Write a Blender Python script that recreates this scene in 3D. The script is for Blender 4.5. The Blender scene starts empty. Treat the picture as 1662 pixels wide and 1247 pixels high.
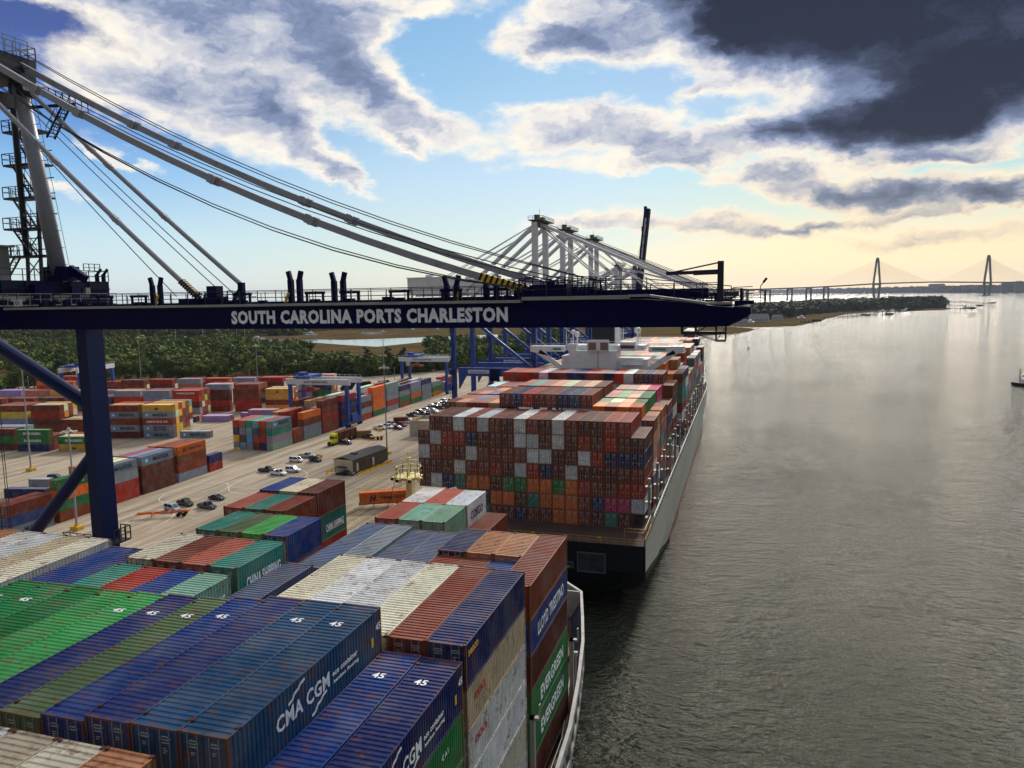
import bpy, math, random
import numpy as np
from math import radians as RD, sin, cos, atan, pi
from mathutils import Vector, Matrix
random.seed(7)
sc = bpy.context.scene
COL = sc.collection

# ---------------------------------------------------------------- camera
CAM_F, CAM_YAW, CAM_PITCH, CAM_ROLL, CAM_H = 1230., RD(17.2), atan(144.5/1230), RD(1.0), 53.
_F = Vector((-sin(CAM_YAW)*cos(CAM_PITCH), cos(CAM_YAW)*cos(CAM_PITCH), -sin(CAM_PITCH)))
_R0 = Vector((cos(CAM_YAW), sin(CAM_YAW), 0)); _U0 = _R0.cross(_F)
_R = _R0*cos(CAM_ROLL) - _U0*sin(CAM_ROLL); _U = _R0*sin(CAM_ROLL) + _U0*cos(CAM_ROLL)
cd = bpy.data.cameras.new('camera'); cam = bpy.data.objects.new('camera', cd); COL.objects.link(cam)
m = Matrix(((_R.x, _U.x, -_F.x, 0), (_R.y, _U.y, -_F.y, 0), (_R.z, _U.z, -_F.z, CAM_H), (0, 0, 0, 1)))
cam.matrix_world = m
cd.sensor_width = 36; cd.lens = 36*CAM_F/1662; cd.clip_start = 1; cd.clip_end = 60000
sc.camera = cam
def atz(px, py, z):                     # survey helper: where the sight line through a photo point meets height z
    d = _R*(px-831) + _U*(623.5-py) + _F*CAM_F
    t = (z-CAM_H)/d.z
    return Vector((d.x*t, d.y*t, z))

# ---------------------------------------------------------------- colour
def s2l(c): return c/12.92 if c <= .04045 else ((c+.055)/1.055)**2.4
def rgb(r, g, b): return (s2l(r/255), s2l(g/255), s2l(b/255), 1)

# ---------------------------------------------------------------- world: sky with clouds
SUN_AZ, SUN_EL = RD(3), RD(30)
w = bpy.data.worlds.new('World'); sc.world = w; w.use_nodes = True
nt = w.node_tree; N = nt.nodes; L = nt.links; N.clear()
def nd(t, **k):
    n = N.new(t)
    for a, b in k.items(): setattr(n, a, b)
    return n
def mth(op, a, b=None, c=None, clamp=False):
    n = nd('ShaderNodeMath', operation=op, use_clamp=clamp)
    for i, v in enumerate((a, b, c)):
        if v is None: continue
        if isinstance(v, (int, float)): n.inputs[i].default_value = v
        else: L.new(v, n.inputs[i])
    return n.outputs[0]
def mixc(f, a, b, blend='MIX'):
    n = nd('ShaderNodeMix', data_type='RGBA', blend_type=blend)
    for s, v in ((n.inputs[0], f), (n.inputs[6], a), (n.inputs[7], b)):
        if isinstance(v, (int, float)): s.default_value = v
        elif isinstance(v, tuple): s.default_value = v
        else: L.new(v, s)
    return n.outputs[2]
def ramp(f, pts, interp='LINEAR'):
    n = nd('ShaderNodeValToRGB'); cr = n.color_ramp; cr.interpolation = interp
    while len(cr.elements) < len(pts): cr.elements.new(.5)
    for e, (p, c) in zip(cr.elements, pts): e.position = p; e.color = c
    L.new(f, n.inputs[0]); return n.outputs[0]
tc = nd('ShaderNodeTexCoord'); sep = nd('ShaderNodeSeparateXYZ'); L.new(tc.outputs['Generated'], sep.inputs[0])
az = mth('MULTIPLY', mth('ARCTAN2', sep.outputs[0], sep.outputs[1]), 180/pi)
el = mth('MULTIPLY', mth('ARCSINE', sep.outputs[2]), 180/pi)
cb = nd('ShaderNodeCombineXYZ'); L.new(az, cb.inputs[0]); L.new(mth('MULTIPLY', el, 1.0), cb.inputs[1])
def noise(vec, scale, detail, rough=.55, sx=1, sy=1, off=0):
    mp = nd('ShaderNodeMapping'); mp.inputs['Scale'].default_value = (sx, sy, 1); mp.inputs['Location'].default_value = (off, off*.7, off*.3)
    L.new(vec, mp.inputs[0])
    n = nd('ShaderNodeTexNoise'); n.inputs['Scale'].default_value = scale; n.inputs['Detail'].default_value = detail; n.inputs['Roughness'].default_value = rough
    L.new(mp.outputs[0], n.inputs['Vector']); return n
wn = noise(cb.outputs[0], .22, 5, .6, 1, 1.7)
vs = nd('ShaderNodeVectorMath', operation='SUBTRACT'); L.new(wn.outputs['Color'], vs.inputs[0]); vs.inputs[1].default_value = (.5, .5, .5)
vm = nd('ShaderNodeVectorMath', operation='MULTIPLY'); L.new(vs.outputs[0], vm.inputs[0]); vm.inputs[1].default_value = (7.0, 3.4, 0)
va = nd('ShaderNodeVectorMath', operation='ADD'); L.new(cb.outputs[0], va.inputs[0]); L.new(vm.outputs[0], va.inputs[1])
WARP = va.outputs[0]
# clouds: azimuth, elevation, half widths (degrees), tilt, weight.  heavy ones turn grey inside, light ones stay white
CL = [(12,17.5,13,5.2,0,1.75),(15,11.6,8.5,3.0,0,1.45),(7.0,10.4,6.6,1.5,0,1.05),(2.2,11.4,3.6,1.1,0,.6),(4.4,18,5,3.4,0,.9),(14,36,42,14,0,1.7),
 (-7,18.4,8.6,2.3,5,.80),(-13.5,17.2,4.6,1.3,0,.58),(-1.0,16.6,2.8,2.6,0,.66),(-4,21.5,12,2.0,0,.7),
 (-33.5,17.0,7.5,3.6,-14,.86),(-27.4,14.6,5.2,2.6,-38,.72),(-31.6,10.8,4.8,1.6,-34,.66),(-37,12.8,6.0,2.6,-20,.72),(-22.4,12.1,3.6,1.2,-14,.60),(-40,20.8,14,2.4,0,.8),
 (-46,18.6,9,1.3,-8,.62),(-43.5,14.0,5.0,2.6,-8,.72),(-23.5,19.6,3.2,.6,0,.34),(-27,19,3,1.6,0,.5),
 (-14.9,11.5,4.4,1.7,0,.70),(-8.8,12.2,4.4,1.5,0,.84),(-3.4,10.3,6.0,1.2,0,.92),(-9.5,9.3,8.5,.5,0,.45),
 (4.9,7.0,6.0,1.15,-6,1.0),(11.2,6.0,6.2,1.1,3,.9),(15.5,5.4,3.2,.8,0,.95),(11,8.3,4.2,.5,0,.7),(1,8.4,4,.5,0,.66),
 (-3.2,4.8,4.8,.85,0,.86),(-11.6,5.4,5.0,1.0,4,.80),(2.6,4.2,2.6,.5,0,.7),(12,3.1,8.0,.7,2,.72),(8,4.4,5.4,.5,3,.72),(-14,3.4,4,.4,0,.4),
 (-47.6,7.6,2.0,.6,-20,.55),(-43.6,9.4,2.6,.6,-25,.55),(-29.0,8.6,2.2,.6,-35,.44),(-24.4,11.0,1.3,.4,-30,.45),(-3.7,13.8,1.7,.5,0,.5)]
D = None
for (a, e, rx, ry, rot, wt) in CL:
    mp = nd('ShaderNodeMapping', vector_type='TEXTURE')
    mp.inputs['Location'].default_value = (a, e, 0); mp.inputs['Rotation'].default_value = (0, 0, RD(rot)); mp.inputs['Scale'].default_value = (rx*1.25, ry*1.25, 1)
    L.new(WARP, mp.inputs[0])
    ln = nd('ShaderNodeVectorMath', operation='LENGTH'); L.new(mp.outputs[0], ln.inputs[0])
    mr = nd('ShaderNodeMapRange', interpolation_type='SMOOTHSTEP'); L.new(ln.outputs['Value'], mr.inputs[0])
    mr.inputs[1].default_value = .1; mr.inputs[2].default_value = 1.35; mr.inputs[3].default_value = wt; mr.inputs[4].default_value = 0
    D = mr.outputs[0] if D is None else mth('ADD', D, mr.outputs[0])
# the rest of the sky (above and behind): broken cloud from noise
high = nd('ShaderNodeMapRange', interpolation_type='SMOOTHSTEP'); L.new(el, high.inputs[0]); high.inputs[1].default_value = 30; high.inputs[2].default_value = 44
azo = nd('ShaderNodeMapRange', interpolation_type='SMOOTHSTEP'); L.new(mth('ABSOLUTE', mth('ADD', az, 17)), azo.inputs[0]); azo.inputs[1].default_value = 38; azo.inputs[2].default_value = 52
rest = mth('MAXIMUM', high.outputs[0], azo.outputs[0])
gn = noise(tc.outputs['Generated'], 2.2, 5, .6, 1, 1, 3.1)
D = mth('ADD', D, mth('MULTIPLY', rest, mth('MULTIPLY', mth('SUBTRACT', gn.outputs[0], .40), 4.2, clamp=True)))
fn = noise(cb.outputs[0], .30, 9, .62, 1, 1.8, 5)
fine = mth('MULTIPLY', mth('SUBTRACT', fn.outputs[0], .5), 1.05)
presence = mth('MULTIPLY', D, 4, clamp=True)
Dn = mth('ADD', D, mth('MULTIPLY', fine, mth('ADD', mth('MULTIPLY', presence, .8), .2)))
alpha = nd('ShaderNodeMapRange', interpolation_type='SMOOTHSTEP'); L.new(Dn, alpha.inputs[0]); alpha.inputs[1].default_value = .16; alpha.inputs[2].default_value = .66
# relief inside the cloud: a second, offset noise darkens the shadow sides
rn = noise(WARP, .30, 7, .55, 1, 2.0, 9)
rn2 = noise(WARP, 1.3, 6, .6, 1, 1.8, 2)
thick = mth('ADD', mth('ADD', D, mth('MULTIPLY', fine, .45)), mth('ADD', mth('MULTIPLY', mth('SUBTRACT', rn.outputs[0], .5), .85), mth('MULTIPLY', mth('SUBTRACT', rn2.outputs[0], .5), .35)))
ccol = ramp(mth('MULTIPLY', thick, .5), [(.08, rgb(255, 250, 238)), (.25, rgb(254, 246, 230)), (.36, rgb(232, 228, 226)), (.47, rgb(186, 192, 208)), (.58, rgb(132, 146, 180)), (.72, rgb(98, 110, 140)), (.84, rgb(62, 72, 96)), (.93, rgb(50, 58, 80)), (1, rgb(40, 47, 66))])
# warm light low on the right
lowf = nd('ShaderNodeMapRange', interpolation_type='SMOOTHSTEP'); L.new(el, lowf.inputs[0]); lowf.inputs[1].default_value = 13; lowf.inputs[2].default_value = 1
rgt = nd('ShaderNodeMapRange', interpolation_type='SMOOTHSTEP'); L.new(az, rgt.inputs[0]); rgt.inputs[1].default_value = -22; rgt.inputs[2].default_value = 10
warm = mth('MULTIPLY', lowf.outputs[0], rgt.outputs[0])
ccol = mixc(mth('MULTIPLY', warm, .95), ccol, mixc(1.0, ccol, (1.0, .85, .60, 1), 'MULTIPLY'))
e01 = mth('DIVIDE', el, 30, clamp=True)
clearL = ramp(e01, [(0, rgb(222, 238, 240)), (.14, rgb(196, 228, 242)), (.30, rgb(124, 184, 236)), (.42, rgb(56, 116, 204)), (.55, rgb(36, 66, 150)), (.75, rgb(34, 52, 120)), (1, rgb(30, 46, 110))])
clearC = ramp(e01, [(0, rgb(236, 238, 214)), (.12, rgb(206, 228, 226)), (.28, rgb(180, 214, 238)), (.5, rgb(132, 188, 228)), (.72, rgb(104, 166, 220)), (1, rgb(44, 92, 170))])
clearR = ramp(e01, [(0, rgb(252, 226, 184)), (.10, rgb(248, 222, 176)), (.18, rgb(196, 214, 198)), (.3, rgb(140, 202, 216)), (.5, rgb(84, 148, 210)), (1, rgb(50, 90, 160))])
fl = nd('ShaderNodeMapRange', interpolation_type='SMOOTHSTEP'); L.new(az, fl.inputs[0]); fl.inputs[1].default_value = -44; fl.inputs[2].default_value = -24
fr = nd('ShaderNodeMapRange', interpolation_type='SMOOTHSTEP'); L.new(az, fr.inputs[0]); fr.inputs[1].default_value = -16; fr.inputs[2].default_value = 6
clear = mixc(fr.outputs[0], mixc(fl.outputs[0], clearL, clearC), clearR)
sky = nd('ShaderNodeTexSky', sky_type='NISHITA'); sky.sun_disc = False; sky.sun_elevation = SUN_EL; sky.sun_rotation = SUN_AZ
skyc = mixc(1.0, sky.outputs[0], (.10, .10, .10, 1), 'MULTIPLY')
clear = mixc(.18, clear, skyc)
col = mixc(alpha.outputs[0], clear, ccol)
below = nd('ShaderNodeMapRange'); L.new(el, below.inputs[0]); below.inputs[1].default_value = -.2; below.inputs[2].default_value = -3
col = mixc(below.outputs[0], col, rgb(90, 92, 88))
toward = mth('ADD', mth('MULTIPLY', sep.outputs[0], sin(RD(-4))), mth('MULTIPLY', sep.outputs[1], cos(RD(-4))))
dim = nd('ShaderNodeMapRange', interpolation_type='SMOOTHSTEP'); L.new(toward, dim.inputs[0]); dim.inputs[1].default_value = -.35; dim.inputs[2].default_value = .45; dim.inputs[3].default_value = .48; dim.inputs[4].default_value = 1
col = mixc(1.0, col, dim.outputs[0], 'MULTIPLY')
up = nd('ShaderNodeMapRange', interpolation_type='SMOOTHSTEP'); L.new(el, up.inputs[0]); up.inputs[1].default_value = 46; up.inputs[2].default_value = 66; up.inputs[3].default_value = 1; up.inputs[4].default_value = 2.3
col = mixc(1.0, col, up.outputs[0], 'MULTIPLY')
bg = nd('ShaderNodeBackground'); L.new(col, bg.inputs[0]); bg.inputs[1].default_value = 1.0
ow = nd('ShaderNodeOutputWorld'); L.new(bg.outputs[0], ow.inputs[0])
w.cycles.sampling_method = 'MANUAL'; w.cycles.sample_map_resolution = 512

sl = bpy.data.lights.new('sun', 'SUN'); sl.energy = 3.9; sl.angle = RD(12); sl.color = (1, .93, .81)
so = bpy.data.objects.new('sun', sl); COL.objects.link(so)
sd = Vector((sin(SUN_AZ)*cos(SUN_EL), cos(SUN_AZ)*cos(SUN_EL), sin(SUN_EL)))
so.rotation_euler = (-sd).to_track_quat('-Z', 'Y').to_euler()
sc.view_settings.view_transform = 'Standard'; sc.view_settings.look = 'None'; sc.view_settings.exposure = 0.1; sc.view_settings.gamma = 1
sc.cycles.max_bounces = 5; sc.cycles.diffuse_bounces = 3; sc.cycles.glossy_bounces = 3
sc.cycles.use_denoising = True

# ---------------------------------------------------------------- materials
MATS = {}
def mat(name, base, rough=.6, metal=0, noise_amt=.25, noise_scale=.6, bump=0, bscale=8, dirt=None, dirt_amt=.5, spec=.4, dirt_scale=.5, sxyz=(1, 1, 1)):
    if name in MATS: return MATS[name]
    mt = bpy.data.materials.new(name); mt.use_nodes = True; MATS[name] = mt
    n = mt.node_tree.nodes; l = mt.node_tree.links; p = n['Principled BSDF']
    p.inputs['Roughness'].default_value = rough; p.inputs['Metallic'].default_value = metal; p.inputs['Specular IOR Level'].default_value = spec
    t = n.new('ShaderNodeTexCoord'); mp = n.new('ShaderNodeMapping'); mp.inputs['Scale'].default_value = sxyz; l.new(t.outputs['Object'], mp.inputs[0])
    a = n.new('ShaderNodeTexNoise'); a.inputs['Scale'].default_value = noise_scale; a.inputs['Detail'].default_value = 6; l.new(mp.outputs[0], a.inputs[0])
    mr = n.new('ShaderNodeMapRange'); l.new(a.outputs[0], mr.inputs[0]); mr.inputs[1].default_value = .3; mr.inputs[2].default_value = .7; mr.inputs[3].default_value = 1-noise_amt; mr.inputs[4].default_value = 1+noise_amt*.6
    mx = n.new('ShaderNodeMix'); mx.data_type = 'RGBA'; mx.blend_type = 'MULTIPLY'; mx.inputs[0].default_value = 1
    mx.inputs[6].default_value = base; l.new(mr.outputs[0], mx.inputs[7])
    out = mx.outputs[2]
    if dirt:
        b = n.new('ShaderNodeTexNoise'); b.inputs['Scale'].default_value = dirt_scale; b.inputs['Detail'].default_value = 8; b.inputs['Roughness'].default_value = .7; l.new(mp.outputs[0], b.inputs[0])
        m2 = n.new('ShaderNodeMapRange'); l.new(b.outputs[0], m2.inputs[0]); m2.inputs[1].default_value = .52; m2.inputs[2].default_value = .68; m2.inputs[4].default_value = dirt_amt
        m3 = n.new('ShaderNodeMix'); m3.data_type = 'RGBA'; l.new(m2.outputs[0], m3.inputs[0]); l.new(out, m3.inputs[6]); m3.inputs[7].default_value = dirt
        out = m3.outputs[2]
    l.new(out, p.inputs['Base Color'])
    if bump:
        c = n.new('ShaderNodeTexNoise'); c.inputs['Scale'].default_value = bscale; c.inputs['Detail'].default_value = 6; l.new(mp.outputs[0], c.inputs[0])
        bp = n.new('ShaderNodeBump'); bp.inputs['Strength'].default_value = bump; bp.inputs['Distance'].default_value = .1; l.new(c.outputs[0], bp.inputs['Height']); l.new(bp.outputs[0], p.inputs['Normal'])
    return mt
def paint_mat(name, attr=False):
    """container paint: colour from the object (or a colour attribute), weathering, rust blooms and run-down streaks"""
    mt = bpy.data.materials.new(name); mt.use_nodes = True; MATS[name] = mt
    n = mt.node_tree.nodes; l = mt.node_tree.links; p = n['Principled BSDF']
    p.inputs['Roughness'].default_value = .55; p.inputs['Specular IOR Level'].default_value = .2
    oi = n.new('ShaderNodeObjectInfo')
    if attr:
        at = n.new('ShaderNodeAttribute'); at.attribute_name = 'paint'; base = at.outputs['Color']
    else: base = oi.outputs['Color']
    t = n.new('ShaderNodeTexCoord'); ad = n.new('ShaderNodeVectorMath'); ad.operation = 'ADD'; l.new(t.outputs['Object'], ad.inputs[0])
    sc_ = n.new('ShaderNodeVectorMath'); sc_.operation = 'SCALE'; sc_.inputs['Scale'].default_value = 97; cx = n.new('ShaderNodeCombineXYZ')
    for i in range(3): l.new(oi.outputs['Random'], cx.inputs[i])
    l.new(cx.outputs[0], sc_.inputs[0]); l.new(sc_.outputs[0], ad.inputs[1])
    def nz(s, d, r=.6, sx=(1, 1, 1)):
        mp = n.new('ShaderNodeMapping'); mp.inputs['Scale'].default_value = sx; l.new(ad.outputs[0], mp.inputs[0])
        a = n.new('ShaderNodeTexNoise'); a.inputs['Scale'].default_value = s; a.inputs['Detail'].default_value = d; a.inputs['Roughness'].default_value = r; l.new(mp.outputs[0], a.inputs[0]); return a.outputs[0]
    def mr(f, a, b, c, d):
        q = n.new('ShaderNodeMapRange'); l.new(f, q.inputs[0])
        for i, v in enumerate((a, b, c, d)): q.inputs[i+1].default_value = v
        return q.outputs[0]
    def mx(f, a, b, blend='MIX'):
        q = n.new('ShaderNodeMix'); q.data_type = 'RGBA'; q.blend_type = blend
        for s, v in ((q.inputs[0], f), (q.inputs[6], a), (q.inputs[7], b)):
            if isinstance(v, (int, float)): s.default_value = v
            elif isinstance(v, tuple): s.default_value = v
            else: l.new(v, s)
        return q.outputs[2]
    c = mx(1, base, mr(nz(.5, 5), .3, .7, .78, 1.18), 'MULTIPLY')
    c = mx(mr(nz(.35, 4), .45, .75, 0, .30), c, (.36, .34, .30, 1))           # chalked, faded patches
    c = mx(mr(nz(2.2, 8, .75, (1, 1, .25)), .54, .70, 0, .62), c, (.10, .07, .05, 1))       # grime, running down
    c = mx(mr(nz(1.0, 9, .78), .53, .65, 0, .85), c, (.18, .065, .025, 1))     # rust blooms
    if not attr:                                                              # rust gathers at the ends and top edges of the box
        sp = n.new('ShaderNodeSeparateXYZ'); l.new(t.outputs['Generated'], sp.inputs[0])
        def m_(op, a, b_):
            q = n.new('ShaderNodeMath'); q.operation = op
            for s_, v in ((q.inputs[0], a), (q.inputs[1], b_)):
                if isinstance(v, (int, float)): s_.default_value = v
                else: l.new(v, s_)
            return q.outputs[0]
        endy = mr(m_('ABSOLUTE', m_('SUBTRACT', sp.outputs[1], .5), 0), .465, .5, 0, .30)
        endx = mr(m_('ABSOLUTE', m_('SUBTRACT', sp.outputs[0], .5), 0), .46, .5, 0, .12)
        lowz = mr(sp.outputs[2], .0, .10, .10, 0)
        edge_ = m_('ADD', m_('ADD', endy, endx), lowz)
        c = mx(mr(m_('ADD', nz(2.6, 8, .7), edge_), .66, .86, 0, .8), c, (.19, .075, .03, 1))
    l.new(c, p.inputs['Base Color'])
    return mt
PAINT = paint_mat('container_paint'); PAINT_ATTR = paint_mat('container_paint_stack', True)
RUST = mat('rusty_steel', rgb(96, 52, 32), .8, 0, .5, 3)
def steel(name, c, **k): return mat(name, rgb(*c), k.pop('rough', .45), 0, k.pop('na', .18), k.pop('ns', .5), **k)
NAVY = steel('navy_crane_paint', (5, 9, 62), spec=.12, rough=.6); LEGB = steel('blue_leg_paint', (8, 30, 80), spec=.2); CRBLUE = steel('blue_crane_paint', (30, 72, 158)); WHT = steel('white_crane_paint', (212, 216, 222), dirt=rgb(140, 120, 100), dirt_amt=.4)
GREYP = steel('grey_stay_paint', (150, 152, 158), dirt=rgb(90, 80, 74), dirt_amt=.5); DARK = steel('dark_steel', (24, 27, 40)); YEL = steel('yellow_paint', (226, 176, 40)); BLK = mat('black_rubber', rgb(20, 20, 22), .8)
LIGHTG = steel('pale_grey_walkway', (150, 148, 140)); CABLE = steel('wire_rope', (44, 48, 58)); SHIPW = steel('white_ship_paint', (232, 235, 235), dirt=rgb(196, 186, 170), dirt_amt=.5)
TEXTW = mat('white_lettering', rgb(244, 247, 250), .5, 0, .06, 3); TEXTD = mat('dark_lettering', rgb(24, 36, 78), .5); TEXTR = mat('red_lettering', rgb(196, 52, 44), .5); TEXTY = mat('yellow_lettering', rgb(240, 190, 50), .5)
SKYB = mat('star_emblem_blue', rgb(70, 170, 214), .5); ORANGE = steel('orange_paint', (206, 96, 30)); CREAM = steel('cream_mast_paint', (238, 222, 150), dirt=rgb(200, 170, 90), dirt_amt=.5)
GLASS = mat('dark_glass', rgb(20, 26, 34), .08, 0, .05, 1, spec=.8); TYRE = BLK

# ---------------------------------------------------------------- mesh helpers
class MB:
    def __init__(s): s.v = []; s.f = []
    def add(s, vs, fs):
        o = len(s.v); s.v += [tuple(v) for v in vs]; s.f += [tuple(i+o for i in f) for f in fs]; return s
    def box(s, x0, y0, z0, x1, y1, z1):
        return s.add([(x0,y0,z0),(x1,y0,z0),(x1,y1,z0),(x0,y1,z0),(x0,y0,z1),(x1,y0,z1),(x1,y1,z1),(x0,y1,z1)],
                     [(0,3,2,1),(4,5,6,7),(0,1,5,4),(1,2,6,5),(2,3,7,6),(3,0,4,7)])
    def cbox(s, x, y, z, sx, sy, sz): return s.box(x-sx/2, y-sy/2, z, x+sx/2, y+sy/2, z+sz)
    def bar(s, p, q, a, b=None, up=(0,0,1)):
        p = Vector(p); q = Vector(q); b = b or a; d = (q-p)
        if d.length < 1e-6: return s
        d.normalize(); u = Vector(up)
        if abs(d.dot(u)) > .98: u = Vector((1,0,0))
        r = d.cross(u).normalized(); t = r.cross(d)
        vs = [c + r*(i*a/2) + t*(j*b/2) for c in (p, q) for i, j in ((-1,-1),(1,-1),(1,1),(-1,1))]
        return s.add(vs, [(0,3,2,1),(4,5,6,7),(0,1,5,4),(1,2,6,5),(2,3,7,6),(3,0,4,7)])
    def tube(s, p, q, r, r2=None, n=8, cap=True):
        p = Vector(p); q = Vector(q); r2 = r if r2 is None else r2; d = (q-p).normalized(); u = Vector((0,0,1))
        if abs(d.dot(u)) > .98: u = Vector((1,0,0))
        a = d.cross(u).normalized(); b = a.cross(d)
        vs = [c + a*(rr*cos(2*pi*i/n)) + b*(rr*sin(2*pi*i/n)) for c, rr in ((p, r), (q, r2)) for i in range(n)]
        fs = [(i, n+i, n+(i+1)%n, (i+1)%n) for i in range(n)]
        if cap: fs += [tuple(range(n)), tuple(range(2*n-1, n-1, -1))]
        return s.add(vs, fs)
    def path(s, pts, r, n=6):
        for a, b in zip(pts, pts[1:]): s.tube(a, b, r, n=n)
        return s
    def prism(s, poly, z0, z1):
        n = len(poly); vs = [(x, y, z0) for x, y in poly]+[(x, y, z1) for x, y in poly]
        return s.add(vs, [tuple(range(n-1, -1, -1)), tuple(range(n, 2*n))]+[(i, (i+1)%n, n+(i+1)%n, n+i) for i in range(n)])
    def xprism(s, poly, y0, y1):   # profile in x,z extruded along y
        n = len(poly); vs = [(x, y0, z) for x, z in poly]+[(x, y1, z) for x, z in poly]
        return s.add(vs, [tuple(range(n)), tuple(range(2*n-1, n-1, -1))]+[(i, n+i, n+(i+1)%n, (i+1)%n) for i in range(n)])
    def rail(s, pts, h=1.1, r=.035, step=1.8, mid=True):
        for a, b in zip(pts, pts[1:]):
            a = Vector(a); b = Vector(b); n = max(1, int((b-a).length/step))
            for k in range(n+1):
                c = a.lerp(b, k/n); s.bar(c, c+Vector((0,0,h)), r*2)
            s.bar(a+Vector((0,0,h)), b+Vector((0,0,h)), r*2)
            if mid: s.bar(a+Vector((0,0,h*.5)), b+Vector((0,0,h*.5)), r*1.6)
        return s
    def stair(s, p, q, wd=.8, n=10):
        p = Vector(p); q = Vector(q); d = q-p; h = Vector((d.x, d.y, 0)).normalized(); r = Vector((-h.y, h.x, 0))*wd/2
        for sg in (-1, 1):
            s.bar(p+r*sg, q+r*sg, .07, .22); s.bar(p+r*sg+Vector((0,0,1)), q+r*sg+Vector((0,0,1)), .05)
            for k in (0, .33, .66, 1): c = p+d*k+r*sg; s.bar(c, c+Vector((0,0,1)), .04)
        for k in range(n):
            c = p+d*((k+.5)/n); s.bar(c-r, c+r, .26, .05)
        return s
    def mesh(s, name, m=None):
        me = bpy.data.meshes.new(name); me.from_pydata(s.v, [], s.f); me.update()
        if m: me.materials.append(m)
        return me
    def obj(s, name, m, parent=None):
        o = bpy.data.objects.new(name, s.mesh(name, m)); COL.objects.link(o)
        if parent: o.parent = parent
        return o
def tag(o, label=None, cat=None, group=None, kind=None):
    if label: o['label'] = label
    if cat: o['category'] = cat
    if group: o['group'] = group
    if kind: o['kind'] = kind
    return o
def empty(name, loc=(0,0,0), rz=0):
    o = bpy.data.objects.new(name, None); COL.objects.link(o); o.location = loc; o.rotation_euler = (0,0,rz); o.empty_display_size = .1; return o
def inst(name, me, parent=None, loc=(0,0,0), rz=0):
    o = bpy.data.objects.new(name, me); COL.objects.link(o); o.location = loc; o.rotation_euler = (0,0,rz)
    if parent: o.parent = parent
    return o
def copy_tree(o, parent=None):
    c = o.copy(); COL.objects.link(c); c.parent = parent
    for ch in list(o.children): copy_tree(ch, c)
    return c
TXT = {}
def text_mesh(s, m, bold=.012, height=None, width=None, italic=0):
    """lettering as a flat raised mesh, lower left corner at the origin, in the XZ plane facing -Y"""
    k = (s, m.name, height, width, italic)
    if k in TXT: return TXT[k]
    c = bpy.data.curves.new('lettering', 'FONT'); c.body = s; c.size = 1; c.extrude = .004; c.offset = bold; c.shear = italic; c.resolution_u = 2; c.space_character = 1.12 if bold > .03 else 1.05
    o = bpy.data.objects.new('lettering', c); COL.objects.link(o)
    dg = bpy.context.evaluated_depsgraph_get(); me = bpy.data.meshes.new_from_object(o.evaluated_get(dg))
    COL.objects.unlink(o); bpy.data.objects.remove(o)
    co = np.empty(len(me.vertices)*3); me.vertices.foreach_get('co', co); co = co.reshape(-1, 3)
    lo, hi = co.min(0), co.max(0); co = co-lo; sz = hi-lo
    sy = (height or 1)/sz[1]; sx = width/sz[0] if width else sy
    out = np.stack([co[:,0]*sx, -(co[:,2]), co[:,1]*sy], 1)
    me.vertices.foreach_set('co', out.ravel()); me.update(); me.materials.clear(); me.materials.append(m); me['w'] = float(sz[0]*sx)
    TXT[k] = me; return me

# ---------------------------------------------------------------- setting
WZ = -3.0
def water_mat():
    mt = bpy.data.materials.new('river_water'); mt.use_nodes = True; n = mt.node_tree.nodes; l = mt.node_tree.links; p = n['Principled BSDF']
    p.inputs['Base Color'].default_value = (.012, .016, .006, 1); p.inputs['Roughness'].default_value = .12; p.inputs['IOR'].default_value = 1.33
    t = n.new('ShaderNodeTexCoord')
    def nz(s, d, sx, rot=0):
        mp = n.new('ShaderNodeMapping'); mp.inputs['Scale'].default_value = sx; mp.inputs['Rotation'].default_value = (0, 0, rot); l.new(t.outputs['Object'], mp.inputs[0])
        a = n.new('ShaderNodeTexNoise'); a.inputs['Scale'].default_value = s; a.inputs['Detail'].default_value = d; a.inputs['Roughness'].default_value = .62; l.new(mp.outputs[0], a.inputs[0]); return a.outputs[0]
    a = nz(.55, 4, (1, 1.9, 1), .35); b = nz(.13, 3, (1, 1.6, 1), -.3); c = nz(.012, 4, (1, 1.5, 1))
    m0 = n.new('ShaderNodeMath'); m0.operation = 'MULTIPLY_ADD'; l.new(b, m0.inputs[0]); m0.inputs[1].default_value = 1.5; l.new(a, m0.inputs[2])
    lane = nz(.006, 7, (1, 2.0, 1), .9); lr = n.new('ShaderNodeMapRange'); l.new(lane, lr.inputs[0]); lr.inputs[1].default_value = .3; lr.inputs[2].default_value = .7; lr.inputs[3].default_value = .84; lr.inputs[4].default_value = 1.12
    f_ = nz(1.6, 3, (1, 1.7, 1), .2); m2 = n.new('ShaderNodeMath'); m2.operation = 'MULTIPLY_ADD'; l.new(f_, m2.inputs[0]); m2.inputs[1].default_value = .22; l.new(m0.outputs[0], m2.inputs[2])
    m1 = n.new('ShaderNodeMath'); m1.operation = 'MULTIPLY'; l.new(m2.outputs[0], m1.inputs[0]); l.new(lr.outputs[0], m1.inputs[1])
    bp = n.new('ShaderNodeBump'); bp.inputs['Strength'].default_value = 1; bp.inputs['Distance'].default_value = 1.15; l.new(m1.outputs[0], bp.inputs['Height']); l.new(bp.outputs[0], p.inputs['Normal'])
    r = n.new('ShaderNodeMapRange'); l.new(c, r.inputs[0]); r.inputs[1].default_value = .35; r.inputs[2].default_value = .65; r.inputs[3].default_value = .035; r.inputs[4].default_value = .07; l.new(r.outputs[0], p.inputs['Roughness'])
    return mt
b = MB(); b.add([(-40000,-3000,WZ),(40000,-3000,WZ),(40000,50000,WZ),(-40000,50000,WZ)], [(0,1,2,3)])
tag(b.obj('river_water', water_mat()), kind='structure')

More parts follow.
